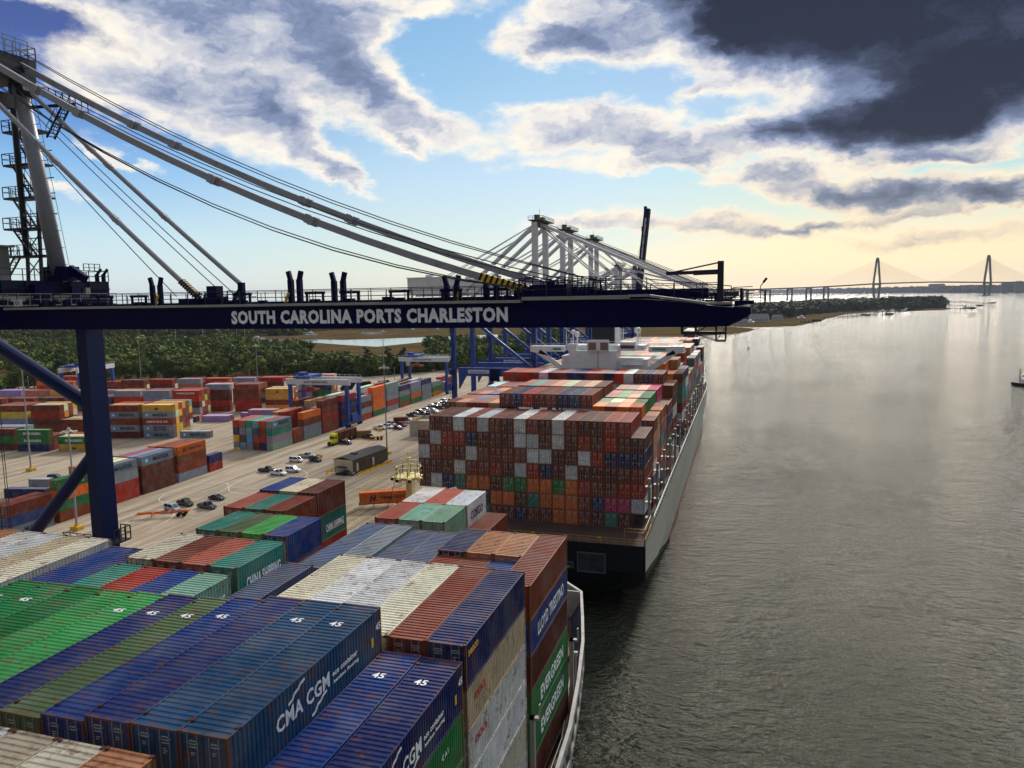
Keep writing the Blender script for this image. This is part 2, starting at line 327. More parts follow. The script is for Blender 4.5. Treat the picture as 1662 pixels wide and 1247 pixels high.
def concrete_mat():
    mt = mat('yard_concrete', rgb(170, 158, 139), .9, 0, .12, .02, bump=.3, bscale=2, spec=.12)
    n = mt.node_tree.nodes; l = mt.node_tree.links; p = n['Principled BSDF']; src = p.inputs['Base Color'].links[0].from_socket
    t = n.new('ShaderNodeTexCoord')
    def streak(sx, sy, rot, a, b, c, colr):
        nonlocal src
        mp = n.new('ShaderNodeMapping'); mp.inputs['Scale'].default_value = (sx, sy, 1); mp.inputs['Rotation'].default_value = (0, 0, rot); l.new(t.outputs['Object'], mp.inputs[0])
        q = n.new('ShaderNodeTexNoise'); q.inputs['Scale'].default_value = 1; q.inputs['Detail'].default_value = 7; q.inputs['Roughness'].default_value = .65; l.new(mp.outputs[0], q.inputs[0])
        r = n.new('ShaderNodeMapRange'); l.new(q.outputs[0], r.inputs[0]); r.inputs[1].default_value = a; r.inputs[2].default_value = b; r.inputs[4].default_value = c
        x = n.new('ShaderNodeMix'); x.data_type = 'RGBA'; l.new(r.outputs[0], x.inputs[0]); l.new(src, x.inputs[6]); x.inputs[7].default_value = colr; src = x.outputs[2]
    streak(.35, .022, 0, .46, .64, .65, rgb(104, 92, 80))
    streak(1.1, .03, .03, .56, .66, .5, rgb(74, 66, 60))      # tyre tracks along the quay
    streak(.06, .5, .2, .5, .72, .35, rgb(128, 110, 92))
    streak(.05, .05, 0, .5, .7, .5, rgb(150, 124, 98))
    streak(.9, .9, 0, .62, .72, .4, rgb(84, 76, 68))
    l.new(src, p.inputs['Base Color']); return mt
CONC = concrete_mat()
GX = -67.0    # quay edge
b = MB(); b.prism([(GX, -300), (GX, 720), (-130, 760), (-170, 640), (-200, 520), (-245, 455), (-300, 436), (-392, 402), (-470, 350), (-620, 300), (-620, -300)], -6, 0)
tag(b.obj('terminal_ground', CONC), kind='structure')
KERB = mat('quay_concrete', rgb(150, 146, 136), .9, 0, .3, .4)
b = MB(); b.box(GX-.6, -300, 0, GX+.05, 720, .25); tag(b.obj('quay_edge_kerb', KERB), kind='structure')
MARSH = mat('marsh_grass', rgb(88, 74, 50), .95,  0, .35, .02, dirt=rgb(76, 78, 36), dirt_amt=.8, dirt_scale=.006, spec=0)
SAND = mat('sand_bank', rgb(196, 184, 158), .95, 0, .2, .05, spec=0)
LAND = mat('wooded_ground', rgb(66, 72, 40), .95,  0, .35, .02)
def land(name, pts, z, m, depth=4):
    b = MB(); b.prism(pts, z-depth, z); return tag(b.obj(name, m), kind='structure')
def P(px, py, z=-2.6):
    q = atz(px, py, z); return (q.x, q.y)
# marsh behind the terminal with its creek; woods; far shore
land('marsh_ground', [(-130, 620), P(930, 575), P(1000, 562), P(1060, 552), P(1130, 547), P(1200, 541), P(1226, 535), P(1210, 532), P(1150, 530), P(1000, 527), P(860, 524), P(700, 524.5), P(400, 527), P(150, 532), P(-200, 542), (-1700, 900), (-1500, 250), (-600, 300), (-300, 420)], -2.2, MARSH)
land('sandy_shore', [P(940, 574, -2.5), P(1062, 553.5, -2.5), P(1132, 548.6, -2.5), P(1190, 543, -2.5), P(1150, 543, -2.5), P(1060, 549, -2.5), P(960, 567, -2.5)], -2.45, SAND, 2)
b = MB(); n = 0
for pts in ([P(505, 556, -2.1), P(560, 560, -2.1), P(612, 563, -2.1), P(660, 558, -2.1), P(720, 552, -2.1), P(860, 545, -2.1), P(900, 541, -2.1), P(860, 541, -2.1), P(740, 546, -2.1), P(650, 549, -2.1), P(560, 552, -2.1)], [P(330, 553, -2.1), P(505, 557, -2.1), P(560, 552, -2.1), P(430, 550, -2.1)], [P(585, 541, -2.1), P(600, 543, -2.1), P(625, 541.5, -2.1), P(610, 538.5, -2.1), P(590, 538.5, -2.1)]):
    b.prism(pts, -2.6, -2.1+n); n += .02
cw = mat('calm_creek_water', rgb(120, 130, 136), .12, 0, .1, .01, bump=.05, bscale=.3, spec=.8)
tag(b.obj('creek_water', cw), kind='structure')
land('wooded_headland', [P(1190, 530), P(1225, 531), P(1290, 529.5), P(1320, 524), P(1340, 517.5), P(1373, 510), P(1416, 506.6), P(1470, 504.6), P(1530, 503.8), P(1541, 501.5), P(1500, 496), P(1420, 488.5), P(1340, 487.5), P(1240, 490.5), P(1000, 505), P(700, 512), P(300, 518), P(-300, 530), (-2600, 1300), P(150, 531.5), P(400, 526.5), P(700, 524), P(860, 523.5), P(1000, 526.5), P(1150, 529.5)], -2.15, MARSH)
FARLAND = mat('far_shore_ground', rgb(50, 60, 48), .95, 0, .3, .004, spec=0)
land('far_shore', [P(1180, 474.9), P(1280, 475.6), P(1330, 477), P(1430, 476.6), P(1662, 476), P(2000, 471.5), (9000, 9500), (3000, 16000), (400, 15000)], -1.5, FARLAND)
land('distant_shore', [(-14000, 6500), (-9000, 6200), (-4000, 7800), (-1000, 9000), (600, 9800), (800, 12000), (-14000, 12000)], -1.5, FARLAND)

# ---------------------------------------------------------------- quay markings
LINEY = mat('yellow_line_paint', rgb(214, 190, 110), .8, 0, .3, 1); LINEW = mat('white_line_paint', rgb(214, 208, 192), .8, 0, .3, 1)
b = MB()
def stripe(b, x0, y0, x1, y1, wd=.22, z=.008):
    d = Vector((x1-x0, y1-y0, 0)); d.normalize(); r = Vector((-d.y, d.x, 0))*wd/2
    p = Vector((x0, y0, z)); q = Vector((x1, y1, z)); b.add([p-r, q-r, q+r, p+r], [(0,1,2,3)])
for i in range(9): stripe(b, -104+i*3.1, 146, -104+i*3.1, 214)
for k in range(18):
    for i in range(8): 
        y = 148+k*3.8+(1.2 if i % 2 else 0); stripe(b, -104+i*3.1, y, -100.9+i*3.1, y+.6, z=.012)
tag(b.obj('yellow_road_markings', LINEY), kind='structure')
b = MB()
for x in (-106, -112.6, -119.2, -128, -146, -152): stripe(b, x, 20, x, 420, .15)
for y in range(150, 330, 14): stripe(b, -141, y, -128, y, .15, .012)
for (cx, cy, r) in ((-118, 128, 6.5), (-141.5, 140, 9), (-133, 187, 9), (-146, 171, 7)):
    for k in range(30):
        a0 = 2*pi*k/32; a1 = 2*pi*(k+1)/32; stripe(b, cx+r*cos(a0), cy+r*sin(a0)*1.6, cx+r*cos(a1), cy+r*sin(a1)*1.6, .2, .016)
tag(b.obj('white_road_markings', LINEW), kind='structure')
b = MB()
for x in (-70, -100.2):
    for dx in (-.5, .5): stripe(b, x+dx, 20, x+dx, 700, .12, .02)
tag(b.obj('crane_rails', DARK), kind='structure')

# ---------------------------------------------------------------- containers
PC = {'rust-brown': (134, 60, 38), 'dark brown': (104, 48, 38), 'brick-red': (178, 52, 36), 'salmon': (190, 98, 76), 'orange': (232, 116, 28), 'navy': (26, 42, 98), 'blue': (30, 68, 140), 'teal': (40, 138, 122),
 'mint': (136, 186, 160), 'green': (28, 130, 66), 'bright green': (64, 168, 84), 'olive green': (92, 118, 76), 'white': (222, 226, 226), 'cream': (222, 216, 190), 'grey': (140, 154, 166), 'slate-blue': (92, 108, 138), 'yellow': (224, 182, 66),
 'pink': (206, 52, 108), 'tan': (192, 134, 92), 'steel-blue': (38, 80, 114), 'purple-blue': (42, 56, 112), 'lilac': (170, 140, 200), 'crimson': (172, 28, 44), 'beige': (196, 184, 156), 'light blue': (96, 152, 206), 'pale green': (150, 178, 130), 'sky-blue': (84, 160, 196)}
W = 2.44
def corr(b, axis, c, lo, hi, a0, a1, pitch, dep, sgn):
    """corrugated sheet. axis 'x': wall at x=c running along y from a0 to a1, z lo..hi; 'z': roof at z=c with grooves across x"""
    n = max(4, int(round((a1-a0)/pitch))); st = (a1-a0)/n; pr = []
    for i in range(n):
        s = a0+i*st; pr += [(s, 0), (s+st*.38, 0), (s+st*.5, dep), (s+st*.88, dep)]
    pr.append((a1, 0)); vs = []
    for s, o in pr:
        for t in (lo, hi): vs.append((c-sgn*o, s, t) if axis == 'x' else ((s, c-sgn*o, t) if axis == 'y' else (t, s, c-o)))
    b.add(vs, [(2*i, 2*i+1, 2*i+3, 2*i+2) for i in range(len(pr)-1)])
CM = {}
def container_mesh(Ln, h):
    k = (Ln, h)
    if k in CM: return CM[k]
    b = MB(); x = W/2; r = .10
    for sx in (-1, 1):
        for yy in (0, Ln-.16):
            b.box(min(sx*x, sx*(x-.14)), yy, 0, max(sx*x, sx*(x-.14)), yy+.16, h)
        b.box(min(sx*x, sx*(x-.08)), .16, 0, max(sx*x, sx*(x-.08)), Ln-.16, .16)
        b.box(min(sx*x, sx*(x-.07)), .16, h-.085, max(sx*x, sx*(x-.07)), Ln-.16, h-.02)
        corr(b, 'x', sx*(x-.015), .16, h-.085, .16, Ln-.16, .30, .055, sx)
    for yy in (0, Ln-.12): b.box(-x+.14, yy, h-.13, x-.14, yy+.12, h-.012); b.box(-x+.14, yy, 0, x-.14, yy+.12, .16)
    corr(b, 'y', Ln-.02, .16, h-.13, -x+.14, x-.14, .3, .05, 1)
    b.box(-x+.14, .06, .16, x-.14, .09, h-.13)
    b.box(-x+.1, .5, .05, x-.1, Ln-.3, .12)
    corr(b, 'z', h-.03, -x+.07, x-.07, .12, Ln-.12, .36, .05, 1)
    me = b.mesh('container_shell', PAINT); CM[k] = me; return me
GALV = mat('galvanised_bar', rgb(150, 152, 154), .5, .3, .2, 3); MARK = mat('stencil_white', rgb(216, 214, 206), .6); MARKY = mat('stencil_yellow', rgb(226, 178, 60), .6); GASKET = mat('door_gasket', rgb(24, 22, 22), .8)
DM = {}
def door_mesh(h, var, bigmark=False):
    """one door leaf, hinge side at x=0, 1.07 wide, with two locking bars, handles, hinges and stencilled lines"""
    k = (h, var, bigmark)
    if k in DM: return DM[k]
    rr = random.Random(var*31+7); b = MB(); H0, H1 = .17, h-.14; fm = []
    def part(fn, idx):
        a = len(b.f); fn(); fm.extend([idx]*(len(b.f)-a))
    part(lambda: b.box(.01, -.01, H0, 1.06, .05, H1), 0)
    for zz in np.linspace(H0+.12, H1-.35, 4): part(lambda: b.box(.10, -.022, zz, .98, -.01, zz+.3), 0)
    for bx in (.32, .80):
        part(lambda: b.box(bx-.024, -.075, .1, bx+.024, -.035, h-.08), 1)
        for zz in (.35, .95, h-.5): part(lambda: b.box(bx-.07, -.06, zz, bx+.07, -.01, zz+.08), 1)
    part(lambda: b.box(.32, -.09, 1.05, .78, -.06, 1.11), 1)
    part(lambda: b.box(1.055, -.014, H0, 1.08, .02, H1), 4)  # dark gasket strip along the meeting edge of the leaf
    s = .06 if not bigmark else .08
    def quad(x0, z0, x1, z1, i): part(lambda: b.box(x0, -.027, z0, x1, -.0235, z1), i)
    z = h-.42
    for _ in range(2 + rr.randrange(2)):                                   # number lines
        xx = .38
        while xx < .76:
            wd = rr.uniform(.03, .10); quad(xx, z, min(xx+wd, .77), z+s, 2); xx += wd+.03
        z -= .14
    if rr.random() < .75:
        for _ in range(rr.randrange(2, 6)):
            z -= .10; quad(.42, z, .42+rr.uniform(.12, .32), z+.035, 2)
    if rr.random() < .5: quad(.12, .55+rr.random()*.6, .26, .80+rr.random()*.5+.15, rr.choice((2, 3, 3)))
    if rr.random() < .4: quad(.86, .9, .97, 1.12, 3)
    me = b.mesh('door_leaf')
    for mm in (PAINT, GALV, MARK, MARKY, GASKET): me.materials.append(mm)
    me.polygons.foreach_set('material_index', fm); me.update()
    DM[k] = me; return me
CASTING = MB().box(-.09, 0, 0, .09, .19, .12).mesh('corner_casting', RUST)
CASTM = {}
ORD = ['zeroth','first','second','third','fourth','fifth','sixth','seventh','eighth','ninth','tenth','eleventh','twelfth','thirteenth','fourteenth','fifteenth','sixteenth','seventeenth','eighteenth','nineteenth','twentieth']
RECS = []
def C(x, y, zt, Ln, h, colr, label, group, rz=0, doors=False, cast=False, texts=(), must=False):
    """x,y: ground position of the middle of the door end; zt: top height; texts: lettering on the long side facing the water"""
    RECS.append(dict(x=x, y=y, zt=zt, L=Ln, h=h, c=colr, label=label, group=group, rz=rz, doors=doors, cast=cast, texts=texts, must=must))
G_NEAR = 'containers stacked on the near ship'; G_FAR = 'containers stacked on the far ship'; G_YARD = 'containers stacked in the terminal yard'
# --- near ship: column k counts from the water side, right edge at x = -15 - 2.5k
def near(bay, y, Ln, k, zt, cols, hs=2.9, doors=True, texts={}):
    z = zt; x = -15-2.5*k-W/2
    for t, c in enumerate(cols):
        h = hs if not isinstance(hs, (list, tuple)) else hs[t]
        tier = 'topmost' if t == 0 else ORD[t+1]+' tier down'
        C(x, y, z, Ln, h, c, f"{c} container, near ship, {bay}, {tier}, {ORD[k+1]} column from water", G_NEAR, doors=doors and t < 2 or k < 2, cast=True, texts=texts.get(t, ()), must=t == 0)
        z -= h
CMA = [('CMA CGM', TEXTW, 3.3, 1.08, .80, 4.6, 3.1), ('eco container', TEXTW, 8.2, 1.40, .30, 2.6, 2.3), ('bamboo flooring', TEXTW, 8.3, .95, .26, 2.6, 2.3), ('45', TEXTW, 13.0, 1.7, .42, None, .5), ('#', TEXTY, 12.45, .95, .55, None, .4)]
R45 = [('roof45', TEXTW)]
near('closest bay', 10.9, 12.19, 3, 34.75, ['yellow'][:0] or ['tan'], doors=False)
for k, c in ((4, 'cream'), (5, 'beige'), (6, 'white'), (7, 'beige'), (8, 'tan')): near('closest bay', 10.9, 12.19, k, 34.7, [c], doors=False)
Y2 = 24.3
near('second bay', Y2, 13.72, 0, 32.45, ['navy', 'green', 'green'], texts={0: CMA+R45, 1: [('C A I', TEXTW, 10.4, 1.8, .3, None, 2.0)]})
near('second bay', Y2, 13.72, 1, 32.5, ['blue'], texts={0: R45})
near('second bay', Y2, 13.72, 2, 35.15, ['steel-blue', 'navy'], texts={0: CMA+R45})
for k, z, c in ((3, 35.1, 'steel-blue'), (4, 35.05, 'purple-blue'), (5, 34.75, 'blue'), (6, 34.5, 'olive green'), (7, 34.4, 'purple-blue'), (8, 34.3, 'bright green'), (9, 34.2, 'bright green'), (10, 34.2, 'green'), (11, 34.2, 'green'), (12, 34.15, 'green')):
    near('second bay', Y2, 13.72, k, z, [c] + ([] if k != 5 else []), texts={0: R45 if k not in (4, 9, 10) else ()})
Y3 = 38.6
near('third bay', Y3, 12.19, 0, 33.1, ['navy', 'beige', 'white', 'white', 'cream', 'white'], hs=2.75, texts={0: [('seaco', TEXTY, .35, 1.9, .38, None, 1.7)], 1: [('OOCL', TEXTR, 1.2, 1.5, .55, None, 1.7)], 2: [('OOCL', TEXTR, 1.2, 1.5, .55, None, 1.7)]})
near('third bay', Y3, 12.19, 1, 33.1, ['rust-brown', 'rust-brown'])
for k in range(2, 6): near('third bay', Y3, 12.19, k, 33.1, [('cream', 'white', 'white', 'cream')[k-2]] + (['steel-blue'] if k == 2 else []))
near('third bay', Y3, 12.19, 6, 31.3, ['blue']); near('third bay', Y3, 12.19, 7, 32.0, ['slate-blue'])
CHS = [('CHINA SHIPPING', TEXTW, 1.05, .85, .95, 4.3, 0)]
for k, c in ((8, 'mint'), (9, 'blue'), (10, 'brick-red'), (11, 'teal')): near('third bay near half', 37.95, 6.06, k, 33.4, [c] + (['mint'] if k == 8 else []), doors=False, texts={0: CHS})
for k, c in ((8, 'teal'), (9, 'salmon'), (10, 'rust-brown'), (11, 'cream')): near('third bay far half', 44.7, 6.06, k, 33.65, [c] + (['teal'] if k == 8 else []), texts={0: CHS})
near('third bay', Y3, 12.19, 12, 31.6, ['brick-red']); near('third bay', Y3, 12.19, 13, 31.9, ['blue']); near('third bay', Y3, 12.19, 14, 31.9, ['blue'])
for k, c in ((15, 'cream'), (16, 'beige'), (17, 'white'), (18, 'white'), (19, 'tan')): near('third bay', Y3, 12.19, k, 32.5, [c])
Y4 = 52.1
near('fourth bay', Y4, 12.19, 0, 31.45, ['rust-brown', 'blue', 'dark brown', 'green', 'green', 'dark brown'], hs=2.8, texts={1: [('LLOYD TRIESTINO', TEXTW, 2.0, .85, 1.1, 8.6, 0)], 3: [('EVERGREEN', TEXTW, 2.6, .8, 1.15, 7.6, 0)], 4: [('EVERGREEN', TEXTW, 2.6, .8, 1.15, 7.6, 0)]})
near('fourth bay near half', Y4, 6.06, 1, 30.95, ['blue']); near('fourth bay near half', Y4, 6.06, 2, 31.0, ['rust-brown']); near('fourth bay near half', Y4, 6.06, 3, 31.0, ['rust-brown'])
near('fourth bay far half', 58.25, 6.06, 1, 31.4, ['tan']); near('fourth bay far half', 58.25, 6.06, 2, 31.4, ['tan']); near('fourth bay far half', 58.25, 6.06, 3, 31.4, ['navy'])
near('fourth bay', Y4, 12.19, 4, 30.95, ['slate-blue']); near('fourth bay', Y4, 12.19, 5, 30.95, ['slate-blue'])
near('fourth bay', Y4, 12.19, 6, 31.3, ['grey', 'navy']); near('fourth bay', Y4, 12.19, 7, 31.25, ['slate-blue', 'slate-blue'])
near('fourth bay', Y4, 12.19, 8, 28.4, ['slate-blue']); near('fourth bay', Y4, 12.19, 9, 28.3, ['steel-blue'])
for k in (8, 9, 10, 11, 12)[2:]: near('fourth bay near half', Y4, 6.06, k, 30.9, ['bright green'])
for k, c in ((10, 'blue'), (11, 'bright green'), (12, 'olive green'), (13, 'teal')): near('fourth bay far half', 58.25, 6.06, k, 31.35, [c] + (['brick-red'] if k == 10 else []))
for k, c in ((12, 'rust-brown'), (13, 'teal'), (14, 'salmon')): near('fifth bay near half', 65.5, 6.06, k, 31.35, [c] + (['brick-red'] if k == 12 else []))
for k, c in ((13, 'cream'), (14, 'blue')): near('fifth bay far half', 71.8, 6.06, k, 31.6, [c])
near('fifth bay far half', 71.8, 6.06, 12, 31.6, ['dark brown', 'teal', 'brick-red'], texts={1: [('CHINA SHIPPING', TEXTW, 1.5, .8, .9, 3.9, 0)], 2: [('CAI', TEXTW, .7, 1.5, .6, None, 0)]})
for k, c in ((5, 'mint'), (6, 'mint'), (7, 'salmon')): near('fifth bay near half', 65.9, 6.06, k, 31.3, [c] + (['teal'] if k == 5 else []))
for k, c in ((5, 'white'), (6, 'salmon'), (7, 'white')): near('fifth bay far half', 72.2, 6.06, k, 31.25, [c], texts={0: [('COSCO', TEXTD, 1.0, 1.0, .95, 3.9, 0)] if k == 5 else ()})
near('fifth bay far half', 71.9, 6.06, 4, 28.9, ['rust-brown', 'rust-brown'])
# --- far ship, stern wall: column c0 (quay side) .. c17 (water side)
b_, d_, W_, N_, R_, O_, T_, G_, P_ = 'rust-brown', 'dark brown', 'white', 'navy', 'brick-red', 'orange', 'teal', 'green', 'pink'
ST = {0: [None, d_, W_, d_, d_], 1: [d_, W_, b_, d_, W_], 2: [d_, R_, b_, d_, N_], 3: [W_, R_, d_, W_, T_], 4: [b_, N_, W_, b_, O_], 5: [W_, d_, b_, b_, O_, N_, T_], 6: [b_, d_, b_, R_, d_, O_, b_],
 7: [d_, d_, b_, d_, G_, O_, d_], 8: [W_, W_, b_, W_, G_, d_, N_], 9: [b_, W_, W_, R_, O_, T_, b_], 10: [d_, d_, W_, N_, O_, O_, d_], 11: [W_, W_, d_, d_, G_, O_, O_], 12: [b_, d_, d_, W_, O_, O_, O_],
 13: [d_, R_, W_, d_, R_, b_, b_], 14: [d_, d_, R_, d_, b_, N_, d_], 15: [R_, R_, N_, d_, b_, P_, T_], 16: [R_, d_, N_, d_, R_, P_, d_], 17: [None, d_, N_, b_, R_, W_]}
YS = 137.0; TP = 2.87
for c in range(18):
    k = 17-c; x = -17.3-2.5*k-W/2
    for t, colr in enumerate(ST[c]):
        if colr is None: continue
        tx = [('SEALAND', TEXTR, 3, .8, 1.0, 6, 0)] if (c == 17 and colr == W_) else ()
        C(x, YS, 29.5-TP*t, 12.19, TP-.02, colr, f"{colr} container, far ship's stern wall, {ORD[t+1]} tier from top, {ORD[c+1]} column from quay", G_FAR, doors=True, texts=tx, must=True)
def far(bay, y, Ln, k, zt, cols, h=TP, doors=False):
    x = -17.3-2.5*k-W/2
    for t, c in enumerate(cols):
        tier = 'topmost' if t == 0 else ORD[t+1]+' tier down'
        C(x, y, zt-h*t, Ln, h-.02, c, f"{c} container, far ship, {bay}, {tier}, {ORD[k+1]} column from water", G_FAR, doors=doors, must=False)
rr = random.Random(3)
mixb = lambda: rr.choice([b_, b_, d_, d_, 'tan', R_, N_, O_, 'tan', T_, b_])
for i, c in enumerate((b_, 'steel-blue', N_, b_, b_, R_, N_, b_)): far('block behind stern wall', 151.5, 12.19, 5+i, 32.37, [c], doors=True)
for i, c in enumerate((b_, 'tan', b_, 'pale green', 'tan', b_, 'teal', b_)): far('second block behind stern wall', 165.5, 12.19, 5+i, 32.4, [c], doors=True)
for k, c in zip(range(1, 18), (b_, N_, d_, 'white', R_, N_, b_, R_, N_, N_, b_, d_, 'white', b_, R_)): far('wall before the bridge', 193, 12.19, k, 32.5, [c], doors=True)
far('wall before the bridge', 193, 12.19, 16, 32.5, [R_], doors=True); far('wall before the bridge', 193, 12.19, 17, 32.5, [R_], doors=True)
for j, (y, cs) in enumerate(((151.5, (O_, O_, b_, O_)), (157.7, (G_, 'tan', 'cream', G_)), (165.5, (G_, 'tan', G_, b_)), (171.7, (G_, b_, G_, R_)), (179.5, (P_, 'tan', b_, b_)))):
    nm = ('near low rows', 'second low rows', 'third low rows', 'fourth low rows', 'fifth low rows')[j]
    for i, c in enumerate(cs): far(nm+' starboard', y, 6.06 if j < 4 else 12.19, 1+i, 30.15, [c, c] if i == 0 else [c], doors=j == 0)
    for i in range(5): far(nm+' port', y, 6.06 if j < 4 else 12.19, 13+i, 30.25, [(('tan', b_, b_, 'tan', b_), (b_, b_, 'slate-blue', b_, b_), (b_, N_, 'slate-blue', 'tan', b_), ('tan', b_, 'tan', b_, b_), (P_, P_, b_, b_, 'white'))[j][i]], doors=j == 0)
SIDE = ((151.5, 6.06, 27.5, (b_, 'tan', 'tan', 'white', N_, b_)), (157.7, 6.06, 27.5, ('tan', 'tan', b_, b_, 'white', b_)), (165.5, 6.06, 27.5, (O_, b_, T_, O_, b_, N_)), (171.7, 6.06, 27.5, (b_, b_, N_, b_, P_, b_)),
        (179.5, 12.19, 26.6, (b_, N_, b_, T_, b_, P_)), (193, 12.19, 29.65, (b_, d_, 'white', b_, b_, 'white')))
for j, (y, Ln, z, cs) in enumerate(SIDE): far(('edge row past stern', 'second edge row', 'third edge row', 'fourth edge row', 'fifth edge row', 'sixth edge row')[j], y, Ln, 0, z, cs, doors=j == 0)
# forward of the bridge
FB = [222+13.4*i for i in range(13)]
for i, y in enumerate(FB):
    nm = ORD[i+1]+' bay past bridge'
    half = 18 if i < 9 else 18-(i-8)*1.6
    for k in range(0, 18):
        if abs(k-8.5) > half/2: continue
        side = k < 7
        zt = 30.3 if k > 3 else (29.6, 32.4, 32.4, 32.5)[k]
        zt += (0, -2.87, 0, 2.87*.0)[(i*3+k) % 4] if k in (0, 1) else 0
        if i in (2, 7) and k in (0, 1, 2): zt -= 2.87
        if i in (10, 11) and k in (2, 3): zt += 2.87
        cols = [mixb()]
        if k == 0: cols = [mixb() if rr.random() < .7 else rr.choice((P_, 'steel-blue', G_, 'white', 'grey')) for _ in range(6)]
        elif k in (1, 2): cols = [mixb() for _ in range(2)]
        if not side and not i in (0, 1, 2, 12): cols = cols[:1]
        far(nm, y, 12.19, k, zt, cols, doors=False)
# --- yard: columns of stacks parallel to the quay (lettering towards the water)
LOGO = {'M': [('MAERSK', TEXTD, 4.3, .75, 1.15, 6.2, 0), ('*', SKYB, 2.2, .55, 1.5, 1.5, 0)], 'MS': [('MAERSK', TEXTD, 4.3, 1.35, .75, 5.2, 0), ('SEALAND', TEXTD, 4.3, .4, .75, 5.2, 0), ('*', SKYB, 2.2, .6, 1.4, 1.4, 0)],
 'H': [('Hapag-Lloyd', TEXTD, 4.6, .8, 1.0, 5.4, 0), ('@', TEXTD, 2.3, .6, 1.4, 1.5, 0)], 'HS': [('HAMBURG', TEXTW, 1.6, .9, .8, 4.0, 0), ('><', TEXTW, 5.9, .7, 1.1, 1.9, 0), ('SUD', TEXTW, 8.2, .9, .8, 2.0, 0)],
 'U': [('U  A  S  C', TEXTW, 2.4, .8, .95, 7.6, 0)], 'E': [('EVERGREEN', TEXTW, 2.8, .8, .9, 6.4, 0)], 'MSC': [('M', TEXTD, 5.2, .6, .85, 1.3, 0), ('SC', TEXTD, 5.2, .9, .55, 1.3, 0)][:1], 'CG': [('CMA CGM', TEXTW, 1.6, 1.0, .6, 3.2, 0)], 'CAI': [('CAI', TEXTW, 5.3, .9, .6, 1.8, 0)]}
def yard(stack, y, Ln, k, cols, x0=-158, h=2.62, doors=False, rz=0, at=None):
    """cols from the ground up: colour or (colour, logo key)"""
    z = 0
    for t, c in enumerate(cols):
        c, lg = c if isinstance(c, tuple) else (c, None)
        z += h
        if at: x, yy = at
        else: x, yy = x0-2.75*k-W/2, y
        lvl = 'on the ground' if t == 0 else ('on top' if t == len(cols)-1 else ORD[t+1]+' tier up')
        fc = '' if at else (', front file' if k == 0 else f", {ORD[k+1]} file back")
        C(x, yy, z, Ln, h-.015, c, f"{c} container, {stack}{fc}, {lvl}", G_YARD, rz=rz, doors=doors, texts=LOGO[lg] if lg else ())
M, MS, H, HS, U, E_ = ('grey', 'M'), ('grey', 'MS'), ('orange', 'H'), ('brick-red', 'HS'), ('green', 'U'), ('green', 'E')
# near yard row, left to right
def rowb(nm, y, front, depth, back, Ln=12.19, hb=None):
    yard(nm, y, Ln, 0, front, doors=True)
    for k in range(1, depth): yard(nm, y, Ln, k, [rr.choice(back)]*1 if False else [rr.choice(back) for _ in range(hb or len(front))], doors=True)
rowb('leftmost stack near row', 124.5, [M, 'blue', 'rust-brown'], 2, ['dark brown', 'rust-brown'])
rowb('second stack near row', 138.3, ['rust-brown', U, H, U], 2, ['rust-brown', 'dark brown'], hb=2)
rowb('third stack near row', 151.4, ['brick-red', HS, M, M], 4, ['rust-brown', 'cream', 'tan'])
rowb('fourth stack near row', 165, ['dark brown', 'dark brown', 'dark brown', M], 4, ['grey', 'brick-red', 'white', 'tan'])
rowb('fifth stack near row', 178.9, [M, 'rust-brown', 'rust-brown', H], 4, ['rust-brown', 'tan', 'dark brown'])
yard('low stack ending near row', 192.3, 6.06, 0, ['brick-red', ('navy', 'CG')], doors=True)
# main yard row
A = [(225.2, 12.19, [M, M, ('teal', None), M], 6), (238.2, 6.06, [('rust-brown', None), 'rust-brown'], 1), (245.2, 12.19, [('grey', 'HS'), M, 'rust-brown', H], 1), (258.4, 12.19, ['rust-brown', 'rust-brown', ('brick-red', 'CAI'), 'rust-brown', 'rust-brown'], 5),
     (273.6, 12.19, ['blue', 'dark brown', 'navy', 'navy', 'crimson'], 4), (287.2, 12.19, [HS, 'grey', 'dark brown', M], 4), (301, 12.19, [U, H, H, H, H], 4), (314.6, 12.19, ['grey', HS, M, MS, 'grey'], 4), (327.8, 12.19, ['rust-brown', U, M, 'navy'], 5), (341, 12.19, [U, H, M, M], 5), (354.4, 12.19, [MS, M, 'grey', 'navy'], 5), (368, 12.19, [H, U, 'grey'], 4), (392, 12.19, ['blue', 'brick-red', 'brick-red'], 3)]
for i, (y, Ln, fr, dp) in enumerate(A):
    nm = ORD[i+1]+' stack main row'
    yard(nm, y, Ln, 0, fr, doors=i in (0, 2, 3))
    for k in range(1, dp):
        if i == 0: cols = [(['navy', 'brick-red', 'rust-brown', 'brick-red'], ['brown', 'brick-red', 'steel-blue', 'grey'], ['grey', 'sky-blue', 'grey', 'teal'], ['grey', 'dark brown', 'grey', 'salmon'], ['grey', 'yellow', 'navy', 'brick-red'])[k-1]][0]; cols = ['rust-brown' if q == 'brown' else q for q in cols]
        else: cols = [rr.choice(['rust-brown', 'dark brown', 'tan', 'cream', 'brick-red', 'grey', 'rust-brown', 'white']) for _ in range(max(2, len(fr)-(k % 2)))]
        yard(nm, y, Ln, k, cols, doors=i in (0, 3))
for i in range(4): yard('eleventh low pile behind main row'.replace('eleventh ', '')+(' near' if i < 2 else ' far'), 245+12.6*(i % 2), 12.19, 3+i//2, [('brick-red', 'cream', 'tan', 'cream')[i]]*4)
